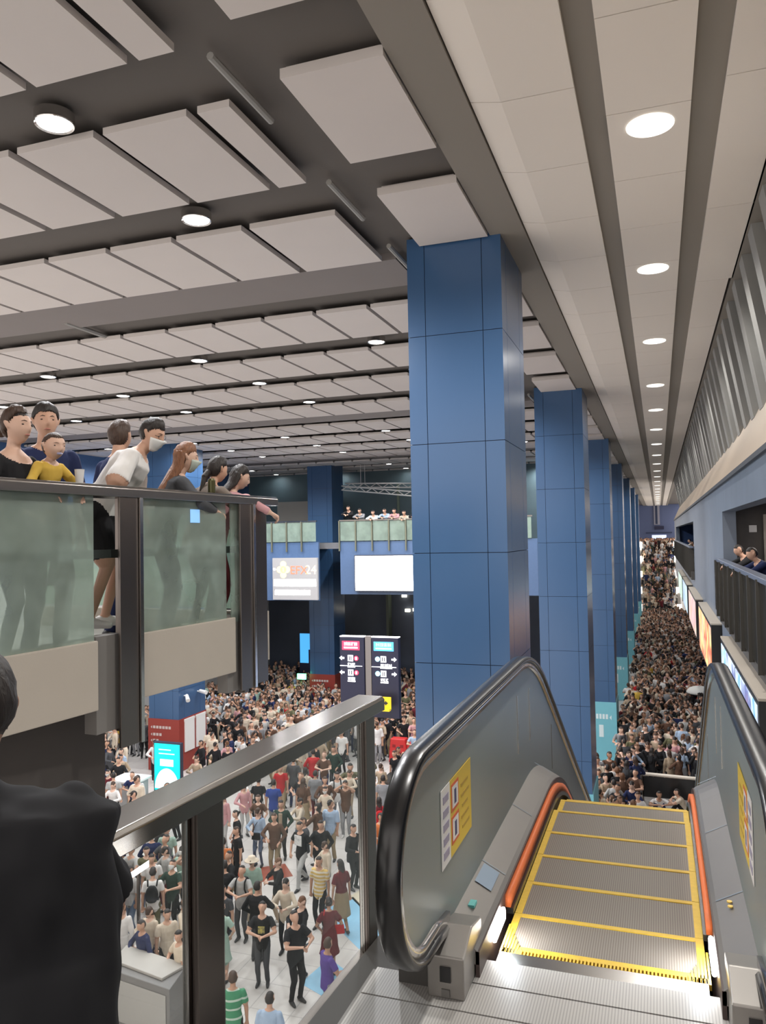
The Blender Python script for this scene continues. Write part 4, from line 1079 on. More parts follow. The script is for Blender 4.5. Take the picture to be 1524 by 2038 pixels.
        for q in (.2, .8): p = a.lerp(b, q); MB().tube([p+Vector((0, 0, .2)), Vector((p.x, p.y, SLAB+.01))], .012, 6).build('hanger', M_white, t)
def build_far_balcony():
    for (x0, x1, y, label) in ((-24.2, -15.95, 35.55, 'pale green glass balustrade of the mezzanine left of the column with the white glare'), (-14.9, -5.4, 35.95, 'pale green glass balustrade with leaning people above the blank white screen')):
        t = thing('mezzanine_balustrade', label, 'balustrade', ((x0+x1)/2, y, -.2), 'mezzanine balustrades')
        n = round((x1-x0)/.86)
        MB().box(x0, x1, y-.05, y+.05, .86, .92).build('top_rail', M_steel, t)
        for i in range(n):
            a = x0+(x1-x0)*i/n; b = x0+(x1-x0)*(i+1)/n
            MB().box(a+.05, b-.05, y-.02, y, -.12, .84).build('glass_pane', M_glassB, t)
            MB().box(a-.03, a+.03, y-.07, y+.02, -.62, .88).build('post', mat('post_olive', (.17, .17, .12), .5, .4), t)
def build_gallery():
    for (y0, y1, label) in ((2.0, 17.05, 'tinted glass balustrade in the nearer gallery opening, with fins stepping down'), (31.0, 60.9, 'tinted glass balustrade in the farther gallery opening')):
        t = thing('gallery_balustrade', label, 'balustrade', (WR, (y0+y1)/2, -1.6), 'gallery balustrades'); t['_hang'] = 1
        MB().box(WR-.16, WR-.02, y0, y1, -.585, -.525).build('top_rail', mat('rail_blue_grey', (.16, .19, .26), .35, .6), t, bevel=.006)
        y = y0+.25
        while y < y1-.2:
            MB().box(WR-.14, WR-.125, y+.03, y+.92, -1.60, -.585).build('glass_pane', M_glassD, t)
            MB().box(WR-.18, WR, y-.02, y+.01, -1.66, -.56).build('fin_post', mat('fin_brown', (.065, .06, .052), .4, .4), t)
            y += .97
        MB().box(WR-.115, WR, y0, y1, -1.75, -1.45).build('deck_edge', mat('deck_edge_brown', (.07, .065, .058), .6), t)
    o = MB().box(1.72, 1.86, 17.27, 17.3, -.02, .12).build('paper_sign', M_white, loc=(1.79, 17.28, -.02)); tag(o, 'small white paper sign on the dark wall behind the two leaning men', 'sign'); o['_hang'] = 1
    mb = MB().box(1.98, 2.08, 17.1, 17.28, -1.6, .33).box(2.08, 2.9, 17.1, 17.28, .24, .33).box(2.9, 3.0, 17.1, 17.28, -1.6, .33); tag(mb.build('doorway_frame', M_fascia, loc=(2.5, 17, -1.6)), 'beige doorway frame on the end wall of the nearer gallery opening', 'door frame')
    o = MB().box(2.08, 2.9, 17.22, 17.29, -1.6, .24).build('doorway_panel', mat('doorway_blue', (.03, .07, .20), .5), loc=(2.5, 17.2, -1.6)); tag(o, 'deep blue door leaf within the beige frame in the gallery', 'door')
    # advert light boxes under the gallery
    prints = [('bluewhite', [(.05, .22, .60), (.20, .50, .85), (.75, .88, 1.0), (.16, .20, .48), (.55, .35, .4)], 1.3), ('peach', [(.9, .62, .40), (.70, .12, .07), (1, .75, .32), (.75, .42, .38)], 1.4), ('amberpink', [(.9, .50, .18), (.65, .45, .50), (.95, .75, .55)], 1.4), ('skyblue', [(.45, .68, .95), (.75, .9, 1)], 2), ('palegreen', [(.55, .85, .65), (.85, 1, .9)], 2)]
    boxes = [(9.7, 15.35, -1.90, -3.15, 'nearest blue and white advert light box under the gallery'), (18.1, 23.7, -1.98, -3.2, 'orange and pink advert light box second under the gallery'), (25.5, 31.4, -2.05, -3.22, 'peach advert light box third under the gallery'), (33.1, 38.9, -2.08, -3.25, 'sky-blue advert light box fourth under the gallery'), (40.0, 47, -2.1, -3.28, 'pale green advert light box farthest along the gallery')]
    for (y0, y1, zt, zb, lab), (nm, st, sc) in zip(boxes, prints):
        t = thing('advert_light_box', lab, 'advert', (1.05, y0, zb), 'advert light boxes under the gallery'); t['_hang'] = 1
        MB().box(1.005, WR-.005, y0, y1, zb, zt).build('casing', mat('box_black', (.012, .012, .012), .4), t)
        n = max(1, round((y1-y0)/2.4))
        for i in range(n):
            a = y0+.15+(y1-y0-.2)*i/n; b = y0+.15+(y1-y0-.2)*(i+1)/n-.12
            MB().box(.995, 1.006, a, b, zb+.06, zt-.08).build('lit_print', blotch('print_'+nm, st, sc, .4, .30), t)
        MB().box(1.0, WR-.004, y0, y1, zt, zt+.03).build('top_ledge', mat('ledge_beige', (.40, .35, .29), .7), t)
def build_far_stair():
    y0, y1, z1 = 88., 100.3, -2.4
    t = thing('far_staircase', 'distant staircase packed with people, lit strips along both balustrades', 'staircase', (0, y0, FLOOR))
    n = 40; mb = MB()
    for i in range(n):
        a = y0+(y1-y0)*i/n; b = y0+(y1-y0)*(i+1)/n; mb.box(-2.1, 1.75, a, b, FLOOR, FLOOR+(z1-FLOOR)*(i+1)/n)
    mb.build('flight', mat('stair_grey', (.30, .29, .28), .6), t)
    for x in (-2.25, 1.75):
        vs = [(x, y0-.6, FLOOR), (x, y0-.6, FLOOR+1.0), (x, y1, z1+1.0), (x, y1, FLOOR)]
        b = MB().add([(p[0], p[1], p[2]) for p in vs]+[(p[0]+.3, p[1], p[2]) for p in vs], [(0, 1, 2, 3), (4, 7, 6, 5), (0, 4, 5, 1), (1, 5, 6, 2), (2, 6, 7, 3), (3, 7, 4, 0)]).build('stair_balustrade', mat('stair_balustrade_metal', (.55, .53, .5), .25, .7), t)
        for k in range(5):
            q = .04+.23*k; yy = y0+(y1-y0)*q; zz = FLOOR+(z1-FLOOR)*q+1.05
            MB().box(x-.08, x+.38, yy, yy+.9, zz-.15, zz+.55).build('balustrade_lamp', mat('warm_glow', (1, 1, 1), .5, emit=(1, .93, .82), estr=5), b)
    struct(MB().box(-6, 4.8, y1, 122, -2.65, -2.4).build('floor_far', mat('far_floor', (.3, .3, .3), .5)))
    t = thing('hanging_sign', 'dark sign board on the far blue end wall', 'sign', (.2, 121.6, -.2)); t['_hang'] = 1
    MB().box(-.5, .8, 121.5, 121.68, .5, 1.0).build('board', M_navy, t)
    t = thing('lit_doorway', 'pale glowing doorway at the far end of the long hall', 'doorway', (.1, 121.8, -2.4))
    MB().box(-.9, 1.1, 121.8, 121.95, -2.4, -.3).build('lit_opening', mat('doorway_glow', (.8, .85, 1), .5, emit=(.6, .68, .95), estr=.45), t)
    MB().box(-1.7, 1.9, 121.7, 121.98, -.05, .1).build('lintel', M_darkblue, t)
KIOSK = ((-10.73, 13.91, 0), (-9.08, 13.65, 0), (-9.26, 13.06, 0), (-10.61, 13.33, 0))
def build_floor_things():
    t = thing('crowd_barrier', 'low black barrier with a white top rail at the foot of the escalator', 'barrier', (.2, 29.3, FLOOR))
    MB().tube([(-.80, 29.3, -8.46), (1.15, 29.3, -8.50)], .06, 12).build('top_rail', mat('cream_rail', (.78, .70, .60), .35), t)
    MB().box(-.76, 1.1, 29.27, 29.31, FLOOR+.25, -8.55).build('banner', M_black, t)
    for x in (-.76, 1.08): MB().box(x-.03, x+.03, 29.0, 29.6, FLOOR, FLOOR+.06).box(x-.025, x+.025, 29.27, 29.33, FLOOR, -8.5).build('leg', M_steel_d, t)
    t = thing('umbrella', 'white umbrella with a black band held open in the crowd by the right balustrade', 'umbrella', (1.7, 42.0, -8.35)); t['_hang'] = 1
    prof = [(.62*math.sin(a), .34*math.cos(a)) for a in [PI*i/2/8 for i in range(9)]][::-1]
    MB().lathe([(r, z+.25) for r, z in prof]+[(.02, .60)], (1.7, 42, -8.2), 16).build('canopy', mat('umbrella_white', (.75, .74, .70), .7), t, smooth=True)
    MB().lathe([(.63, .19), (.64, .25), (.60, .25)], (1.7, 42, -8.2), 16).build('band', M_black, t)
    MB().tube([(1.7, 42, -8.35), (1.7, 42, -7.62)], .015, 8).build('shaft', M_steel_d, t)
    # red plastic barriers and a grey counter by the column
    for i, (x, y) in enumerate(((-10.6, 31.6), (-9.75, 31.3))):
        t = thing('road_barrier', ('left' if i == 0 else 'right')+' one of two red plastic barriers beside the nearest blue column', 'barrier', (x, y, FLOOR), 'red plastic barriers')
        MB().prism([(x-.42, FLOOR), (x+.42, FLOOR), (x+.40, FLOOR+.35), (x+.33, FLOOR+1.02), (x-.33, FLOOR+1.02), (x-.40, FLOOR+.35)], 1, y, y+.4).build('shell', mat('barrier_red', (.55, .03, .03), .4), t, bevel=.04)
        mb = MB()
        for dx in (-.17, .17):
            for dz in (.42, .72): mb.box(x+dx-.07, x+dx+.07, y-.012, y+.01, FLOOR+dz-.06, FLOOR+dz+.06)
        mb.build('recess', mat('barrier_dark_red', (.26, .012, .015), .5), t)
    t = thing('grey_counter', 'dark grey counter with a steel rim in front of the red barriers', 'counter', (-8.0, 26.2, FLOOR))
    MB().box(-9.2, -6.6, 25.6, 26.6, FLOOR, FLOOR+1.1).build('body', mat('counter_dark', (.10, .10, .105), .5), t)
    MB().box(-9.25, -6.55, 25.55, 26.65, FLOOR+1.1, FLOOR+1.16).build('rim', M_steel, t)
    t = thing('service_kiosk', 'large grey box with a pale flat top on the floor below the railing', 'kiosk', (-9.6, 13.0, FLOOR))
    A, B_, C_, D_ = [Vector(p) for p in KIOSK]
    def pr(name, pts, z0, z1, m, par=t): return MB().prism([(p.x, p.y) for p in pts], 2, z0, z1).build(name, m, par, bevel=.015)
    pr('top', [A, B_, C_, D_], -8.46, -8.40, mat('kiosk_top', (.40, .38, .35), .5))
    cen = (A+B_+C_+D_)/4; E_ = [cen+(p-cen)*.96 for p in (A, B_, C_, D_)]; d1 = (E_[3]-E_[0])*1.4
    pr('body', [E_[0], E_[1], E_[1]+d1, E_[0]+d1], FLOOR, -8.46, mat('kiosk_grey', (.17, .165, .16), .5, var=.06))
    n_ = (E_[2]-E_[3]); dn = d1.normalized()*.015; q0 = E_[0]+d1+(E_[1]-E_[0])*.06; q1 = E_[0]+d1+(E_[1]-E_[0])*.94
    pr('side_panel', [q0, q1, q1+dn, q0+dn], FLOOR+.1, -8.6, mat('kiosk_panel', (.36, .35, .33), .5))
    t = thing('pane_reflection', 'slanted white glow standing in for a reflection on the left glass pane', 'light', (-11.7, 15.5, FLOOR))  # reflection in the pane, made as a self-lit slab on the hall floor
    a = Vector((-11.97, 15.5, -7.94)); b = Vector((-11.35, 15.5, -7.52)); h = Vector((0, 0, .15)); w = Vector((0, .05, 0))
    MB().add([a, b, b+h, a+h, a+w, b+w, b+h+w, a+h+w], [(0, 1, 2, 3), (7, 6, 5, 4), (0, 4, 5, 1), (1, 5, 6, 2), (2, 6, 7, 3), (3, 7, 4, 0)]).build('lit_face', mat('reflection_glow', (1, 1, 1), .5, emit=(.92, .96, 1), estr=2), t)
    MB().box(-11.70, -11.64, 15.55, 15.61, FLOOR, -7.6).build('stand', M_steel_d, t)  # support added only to hold up the glowing slab
    # coloured graphics stuck to the floor
    def decal(pts, m, label):
        o = MB().prism(pts, 2, FLOOR, FLOOR+.004).build('floor_sticker', m, loc=(*pts[0], FLOOR)); tag(o, label, 'floor sticker', 'floor stickers')
    decal([(-12.2, 18.3), (-10.0, 20.3), (-10.6, 21.0), (-12.6, 19.4)], mat('sticker_red', (.34, .075, .04), .4), 'brick-red floor sticker under the woman with the black bag')
    decal([(-8.4, 18.6), (-6.6, 17.0), (-6.0, 17.6), (-7.9, 19.6)], mat('sticker_blue', (.25, .52, .72), .4), 'pale blue floor sticker beside the woman in maroon')
    decal([(-8.0, 19.6), (-6.1, 17.7), (-5.9, 18.2), (-7.8, 20.3)], mat('sticker_cream', (.62, .56, .42), .4), 'cream floor sticker beyond the pale blue one')
    decal([(-7.5, 15.5), (-6.4, 15.0), (-6.2, 15.9), (-7.3, 16.6)], mat('sticker_blue', (.25, .52, .72), .4), 'pale blue floor sticker behind the two men in black with phones')
# ------------------------------------------------------------------ who stands where
S = {}
def build_templates():
    ph = dict(wl=(-.10, .30, 1.16), wr=(.08, .30, 1.18), hpitch=-.45, curl=.7)
    S['stand'] = make_person('person_standing', {}, 'tee', 'trousers')
    S['walk'] = make_person('person_walking', dict(fl=(-.10, .28, 0), fr=(.10, -.30, .05), wl=(-.24, -.12, .86), wr=(.24, .16, .88), hip=.88, lean=.04), 'tee', 'trousers')
    S['phone'] = make_person('person_reading_phone', ph, 'tee', 'trousers')
    S['photo'] = make_person('person_raising_phone', dict(wl=(-.10, .30, 1.62), wr=(.10, .30, 1.64), hpitch=.12, el=(-1, .2, -.4), er=(1, .2, -.4), curl=.9), 'tee', 'trousers')
    S['jacket'] = make_person('person_jacket', dict(wl=(-.20, .16, .98), wr=(.15, .26, 1.10)), 'jacket', 'trousers', 'short')
    S['look'] = make_person('person_looking_aside', dict(hyaw=.7, wl=(-.22, .10, .86), wr=(.12, .24, 1.08)), 'tee', 'shorts')
    S['w_stand'] = make_person('woman_standing', dict(wl=(-.22, .06, .84), wr=(.14, .26, 1.10)), 'long', 'slim', 'long', True)
    S['w_skirt'] = make_person('woman_skirt', dict(fl=(-.09, .14, 0), fr=(.09, -.12, .02)), 'tee', 'skirt', 'long', True)
    S['w_phone'] = make_person('woman_reading_phone', ph, 'long', 'slim', 'long', True)
    S['w_dress'] = make_person('woman_dress', dict(wl=(-.18, .14, .96), wr=(.18, .14, .96)), 'tee', 'dress', 'bun', True)
    S['cap'] = make_person('person_cap', dict(wl=(-.22, .08, .84), wr=(.20, .12, .90), hyaw=-.3), 'loose', 'wide', 'cap')
    S['sit'] = make_person('person_sitting', dict(hip=.13, lean=.42, fl=(-.16, .50, 0), fr=(.16, .46, 0), kl=(0, .2, 1), kr=(0, .2, 1), wl=(-.12, .48, .50), wr=(.12, .46, .50), hpitch=-.35), 'tee', 'trousers')
POSEW = {'stand': 'standing', 'walk': 'mid-stride', 'phone': 'reading a phone', 'photo': 'with both hands raised', 'jacket': 'in a loose jacket', 'look': 'in shorts looking aside', 'w_stand': 'long-haired, one arm bent',
         'w_skirt': 'long-haired in a skirt', 'w_phone': 'long-haired, reading a phone', 'w_dress': 'in a dress with a bun', 'cap': 'in a peaked cap', 'sit': 'sitting on the ground'}
N_PERSON = 0
def put(kind, x, y, rz, label, skin, top, bottom, hair, sc=1., z=FLOOR, group=None, shoe=None, child_hair=False, data=None):
    me, info = data or S[kind]
    o = bpy.data.objects.new('person', me); C.objects.link(o)
    o.location = (x, y, z); o.rotation_euler = (0, 0, rz); o.scale = (sc,)*3
    dress(o, skin, top, bottom, hair, shoe); tag(o, label, 'person', group)
    return o
def backpack(o, col, label=None):
    p = MB()
    vs, fs = ico(3)
    p.add([(v.x*.15*(1-.1*v.z), -.20+max(-.6, min(.75, v.y))*.085, 1.20+max(-.85, min(.9, v.z))*.22) for v in vs], fs)
    b = p.build('backpack', cloth(col), o, smooth=True)
    for s in (-1, 1): MB().tube([(s*.10, -.13, 1.36), (s*.115, -.02, 1.465), (s*.115, .10, 1.40), (s*.12, .125, 1.25), (s*.15, .06, 1.08), (s*.13, -.12, 1.03)], .018, 8).build('strap', cloth(col), b, smooth=True)
    return b
def handbag(o, col, x=.16, y=.17, z=.92):
    b = MB().prism([(x-.14, z-.10), (x+.14, z-.10), (x+.12, z+.10), (x-.12, z+.10)], 1, y-.04, y+.04).build('handbag', cloth(col), o, bevel=.02)
    MB().tube([(x+.1, y, z+.1), (.05, .14, 1.25), (-.10, .06, 1.46), (-.13, -.10, 1.40)], .010, 6).build('strap', cloth(col), b)
def vest(o, m):
    pass
CROWD_NEAR = []
def build_floor_people():
    """the people seen one by one through the glass; positions on the hall floor in metres"""
    F = PI  # facing the camera
    L = [
     ('walk', -9.48, 19.79, F-.25, 'man in a black tee with a big white print and light grey trousers, looking down', 0, 'black', 'light grey', 0, 1.04, 'print'),
     ('jacket', -10.84, 21.29, F+.2, 'man in an open dark green jacket over a beige shirt, walking in clear floor', 0, 'dark green', 'black', 0, 1.0, 'beige'),
     ('w_stand', -11.26, 20.63, F+.1, 'woman in a pale denim jacket carrying a black handbag at her front', 2, 'pale blue', 'denim blue', 1, .97, 'bag'),
     ('w_dress', -11.78, 20.3, F-.9, 'woman in black standing left of the woman with the black handbag', 2, 'black', 'black', 0, .96, None),
     ('w_skirt', -11.06, 23.27, .1, 'person seen from behind with long brown hair, dark top and long khaki skirt', 0, 'brown', 'khaki', 1, 1.02, None),
     ('stand', -11.99, 23.0, .3, 'person in a royal blue tee seen from behind', 1, 'blue', 'grey', 0, 1.0, None),
     ('cap', -9.39, 21.63, F+.1, 'man in a pale blue tee with khaki trousers and a crossbody strap', 1, 'pale blue', 'khaki', 0, 1.02, None),
     ('walk', -10.34, 24.36, F+.6, 'man in a white shirt with a black backpack and grey trousers', 0, 'white', 'grey', 0, 1.03, 'pack'),
     ('jacket', -9.06, 20.16, F+.3, 'person in a black zipped jacket close beside the man with the white print', 0, 'black', 'black', 0, .98, None),
     ('w_stand', -8.38, 18.94, F-.6, 'masked woman in a cream blouse walking behind the striped yellow tee', 2, 'cream', 'grey', 1, .95, None),
     ('stand', -8.05, 17.81, F-.05, 'person in a yellow and cream striped tee with black trousers', 1, 'stripe', 'black', 0, 1.0, None),
     ('w_skirt', -7.46, 17.75, .9, 'woman with long black hair in a maroon top and brown skirt', 1, 'maroon', 'khaki', 0, 1.0, None),
     ('phone', -9.6, 16.74, F+.1, 'person in a pale grey tee wearing a black backpack and holding a blue bag', 0, 'light grey', 'dark grey', 0, 1.0, 'pack'),
     ('jacket', -8.82, 16.05, .2, 'person in black seen from behind, in front of the pale tee with the backpack', 0, 'black', 'dark grey', 0, 1.0, None),
     ('w_phone', -8.34, 16.53, F+.15, 'long-haired woman in a cream blouse and black trousers looking at her phone', 2, 'cream', 'black', 0, .97, 'phone'),
     ('phone', -8.24, 15.22, F+.3, 'man in a black tee with a small yellow print, hands up at his phone', 0, 'black', 'dark grey', 0, 1.0, 'yprint'),
     ('phone', -7.29, 14.85, F+1.0, 'tall man all in black holding a phone, side on', 0, 'black', 'black', 0, 1.06, 'phone'),
     ('look', -6.3, 14.22, -.7, 'grey-haired person in a purple tee near the bottom of the glass', 1, 'purple', 'grey', 1, 1.0, None),
     ('stand', -7.44, 12.61, .5, 'steward in a green reflective vest seen from behind', 1, 'vest', 'black', 1, 1.0, None),
     ('stand', -6.55, 12.31, .2, 'short-haired person in a pale blue shirt at the bottom of the glass', 0, 'pale blue', 'navy', 0, .97, None),
     ('w_phone', -7.6, 15.81, F-.5, 'brown-haired woman in a black top between the cream blouse and the man in black', 2, 'black', 'black', 2, .97, None),
     ('w_dress', -7.02, 15.99, .5, 'woman in a maroon dress with a red bag seen from behind', 1, 'maroon', 'black', 0, .95, 'redbag'),
     ('cap', -9.77, 17.55, F+.5, 'person in a cream sun hat and pale mint clothes', 2, 'mint', 'cream', 1, .93, 'hat'),
     ('w_stand', -12.92, 21.45, F+.2, 'woman in a pink shirt just right of the dark glass post', 2, 'pink', 'light grey', 1, .97, None),
     ('stand', -11.03, 18.28, .6, 'person in an orange top just right of the dark glass post', 1, 'orange', 'black', 0, .97, None),
     ('jacket', -10.15, 16.87, .3, 'person in a black jacket low beside the dark glass post', 0, 'black', 'navy', 0, 1.0, None),
     ('stand', -9.53, 15.78, F, 'person in dark grey at the right edge of the dark glass post', 0, 'dark grey', 'black', 0, .98, None),
     ('w_dress', -9.13, 15.02, .2, 'person in a mint dress low beside the dark glass post', 2, 'mint', 'mint', 1, .97, None),
     ('stand', -12.89, 18.47, F+.4, 'person in a mint shirt behind the left glass pane, under the rail', 0, 'mint', 'navy', 0, 1.0, None),
     ('jacket', -13.03, 17.98, .5, 'person in a navy jacket behind the left glass pane', 0, 'navy', 'black', 0, 1.0, None),
     ('w_stand', -12.15, 17.36, F-.4, 'black-haired woman in a pale top behind the left glass pane', 2, 'light grey', 'maroon', 0, .97, None),
     ('w_phone', -11.76, 17.47, F, 'woman with a mask in a mint blouse behind the left pane beside the post', 2, 'mint', 'black', 0, .97, 'mask'),
     ('stand', -12.19, 16.82, F+.5, 'person in a pale shirt and dark cap low in the left glass pane', 0, 'white', 'navy', 0, .98, None),
     ('stand', -11.59, 16.02, .5, 'person in a white tee with a black backpack in the left glass pane', 0, 'white', 'olive', 0, 1.0, 'pack'),
     ('phone', -11.41, 16.55, F+.1, 'masked person in dark green in the left glass pane', 0, 'dark green', 'black', 0, 1.0, 'mask'),
     ('sit', -10.9, 15.1, F+.6, 'person in a white shirt bending low in the left glass pane', 0, 'white', 'black', 0, 1.25, None),
     ('w_stand', -10.57, 14.5, F, 'brown-haired woman in a cream top near the grey kiosk', 2, 'cream', 'navy', 1, .95, None),
     ('stand', -10.11, 14.45, F+.9, 'person in a cream shirt just behind the grey kiosk', 0, 'cream', 'black', 0, .97, None),
     ('jacket', -10.35, 13.95, F-.4, 'person in a navy top leaning right behind the grey kiosk', 1, 'navy', 'black', 0, .95, None),
     ('look', -9.32, 13.75, F-.5, 'person in a cream tee at the right end of the grey kiosk', 0, 'cream', 'beige', 0, .97, None),
     ('jacket', -12.25, 26.68, .3, 'person in a bright red jacket seen from behind', 0, 'red', 'grey', 0, 1.0, None),
     ('stand', -12.58, 24.68, F+.4, 'person holding a red bag under the steel rail', 0, 'red', 'khaki', 0, .98, None),
     ('stand', -12.48, 25.47, .2, 'person in a slate blue tee seen from behind', 0, 'dark grey', 'navy', 0, 1.02, None),
     ('w_stand', -11.65, 24.7, .1, 'person in a cream top beside the slate blue tee', 2, 'cream', 'khaki', 0, .96, None),
     ('stand', -11.13, 24.37, .2, 'bald person in a grey tee behind the long khaki skirt', 1, 'grey', 'maroon', 0, .98, None),
     ('sit', -11.2, 27.6, F+.5, 'person in an olive shirt leaning forward near the second glass post', 0, 'olive', 'black', 0, 1.3, None),
     ('w_dress', -10.19, 23.1, F, 'dark-haired masked woman behind the pale blue tee', 2, 'cream', 'cream', 0, .95, 'mask'),
     ('stand', -12.36, 29.73, F, 'person in a white tee far back under the steel rail', 0, 'white', 'black', 0, 1.0, None),
     ('w_stand', -12.82, 22.55, F+.8, 'person in pink looking at a phone in the clear floor', 2, 'pink', 'light grey', 1, .97, None),
     ('stand', -12.67, 23.25, .3, 'person in black under the steel rail left of the royal blue tee', 0, 'black', 'white', 0, .97, None),
     ('w_dress', -11.86, 21.75, F+.2, 'brown-haired woman in dark clothes behind the woman with the black handbag', 2, 'brown', 'black', 1, .96, None),
     ('w_stand', -9.3, 25.85, F, 'person in beige right of the second glass post', 2, 'beige', 'cream', 1, .97, None),
     ('stand', -8.71, 24.38, .2, 'black-haired person in grey right of the second glass post', 0, 'grey', 'dark grey', 0, 1.0, None),
     ('w_stand', -8.16, 22.45, .4, 'person with a pink-red backpack right of the second glass post', 1, 'maroon', 'dark grey', 0, .97, 'redpack'),
     ('look', -7.67, 21.17, F+.7, 'person in orange right of the second glass post', 1, 'orange', 'grey', 0, .98, None),
     ('jacket', -8.07, 20.05, F+1.2, 'person in a black tee partly behind the second glass post', 0, 'black', 'black', 0, 1.0, None),
     ('stand', -22.6, 29.6, .2, 'grey-shirted person left of the red column base', 0, 'light grey', 'black', 0, 1.0, None),
     ('jacket', -21.6, 29.3, .4, 'person in dark clothes right against the left side of the red column base', 0, 'dark grey', 'black', 0, 1.0, None),
     ('stand', -18.13, 22.62, F, 'masked person in maroon above the shoulder of the man in black', 2, 'maroon', 'black', 0, .97, 'mask'),
     ('jacket', -18.75, 23.97, F+.2, 'person in a black jacket left of the white counter', 0, 'black', 'black', 0, .98, None),
     ('stand', -17.6, 22.2, .5, 'person in a pale grey shirt in front of the white counter', 0, 'light grey', 'black', 0, 1.0, None),
     ('w_stand', -16.7, 22.3, F+.7, 'person in a white shirt walking in front of the turquoise screen', 0, 'white', 'navy', 0, .98, None),
     ('w_phone', -17.07, 21.5, F+.3, 'woman in white over navy beyond the shoulder of the man in black', 2, 'white', 'navy', 1, .97, None),
     ('cap', -15.75, 20.88, F-.3, 'person in black with a white cap just above the steel rail', 0, 'black', 'black', 0, .98, None),
     ('stand', -15.7, 22.7, .1, 'child in pink before the turquoise screen', 2, 'pink', 'navy', 0, .72, None),
     ('w_phone', -16.1, 24.9, F+.2, 'brown-haired woman in beige beside the turquoise screen', 2, 'beige', 'cream', 1, .97, None),
     ('stand', -17.83, 28.59, .4, 'person in a cream long shirt beside the white notice boards', 0, 'cream', 'black', 0, 1.0, None),
     ('look', -18.0, 30.68, -.7, 'man in a black tee with bent arms beyond the white notice boards', 0, 'black', 'black', 0, 1.06, None),
     ('w_skirt', -17.3, 30.28, .1, 'person in brown and denim beside the man in the black tee', 0, 'brown', 'denim blue', 0, 1.0, None),
    ]
    ST = stripes('cloth_stripe_yellow', (.60, .42, .13), (.66, .60, .48), .085, .5, 2)
    VE = stripes('cloth_vest_green', (.05, .24, .12), (.45, .55, .47), .16, .22, 2)
    for k, x, y, rz, lab, sk, top, bot, hr, sc, ex in L:
        tp = ST if top == 'stripe' else VE if top == 'vest' else top
        o = put(k, x, y, rz, lab, sk, tp, bot, hr, sc)
        CROWD_NEAR.append((x, y))
        if ex == 'print':
            MB().prism([(-.115, 1.10), (.115, 1.10), (.115, 1.36), (-.115, 1.36)], 1, .128, .150).build('white_print', blotch('tee_print', [(.62, .62, .60), (.75, .75, .74), (.35, .36, .38)], 9), o)
        elif ex == 'yprint':
            MB().prism([(-.07, 1.14), (.07, 1.14), (.07, 1.28), (-.07, 1.28)], 1, .120, .145).build('yellow_print', blotch('tee_print_yellow', [(.60, .50, .12), (.4, .35, .1), (.1, .1, .08)], 16), o)
        elif ex == 'beige':
            MB().prism([(-.05, .90), (.05, .90), (.06, 1.38), (-.06, 1.38)], 1, .10, .155).build('beige_shirt', cloth('beige'), o, bevel=.02)
        elif ex == 'bag': handbag(o, 'black', 0, .19, .95)
        elif ex == 'redbag': handbag(o, 'red', .22, .02, 1.0)
        elif ex == 'pack': backpack(o, 'black')
        elif ex == 'redpack': backpack(o, 'red')
        elif ex == 'hat':
            hc = S[k][1]['hc']; MB().lathe([(.20, .03), (.19, .045), (.11, .06), (.10, .14), (.05, .165)], (hc.x, hc.y, hc.z+.01), 20).build('sun_hat', cloth('cream'), o, smooth=True)
        elif ex == 'mask': face_bits(S[k][1], o, mask='white')
        if ex == 'phone':
            q = Matrix.Translation(o.location) @ Matrix.Rotation(rz, 4, 'Z') @ Vector((0, .40*sc, 1.24*sc))
            f = MB().box(-.036, .036, -.005, .005, -.075, .075).build('phone', M_black, loc=(0, 0, 0), bevel=.004); f.location = q; f.rotation_euler = (-.7, 0, rz); f['_hang'] = 1
            tag(f, 'black phone held by the '+('long-haired woman in the cream blouse' if 'cream' in lab else 'tall man all in black'), 'phone')
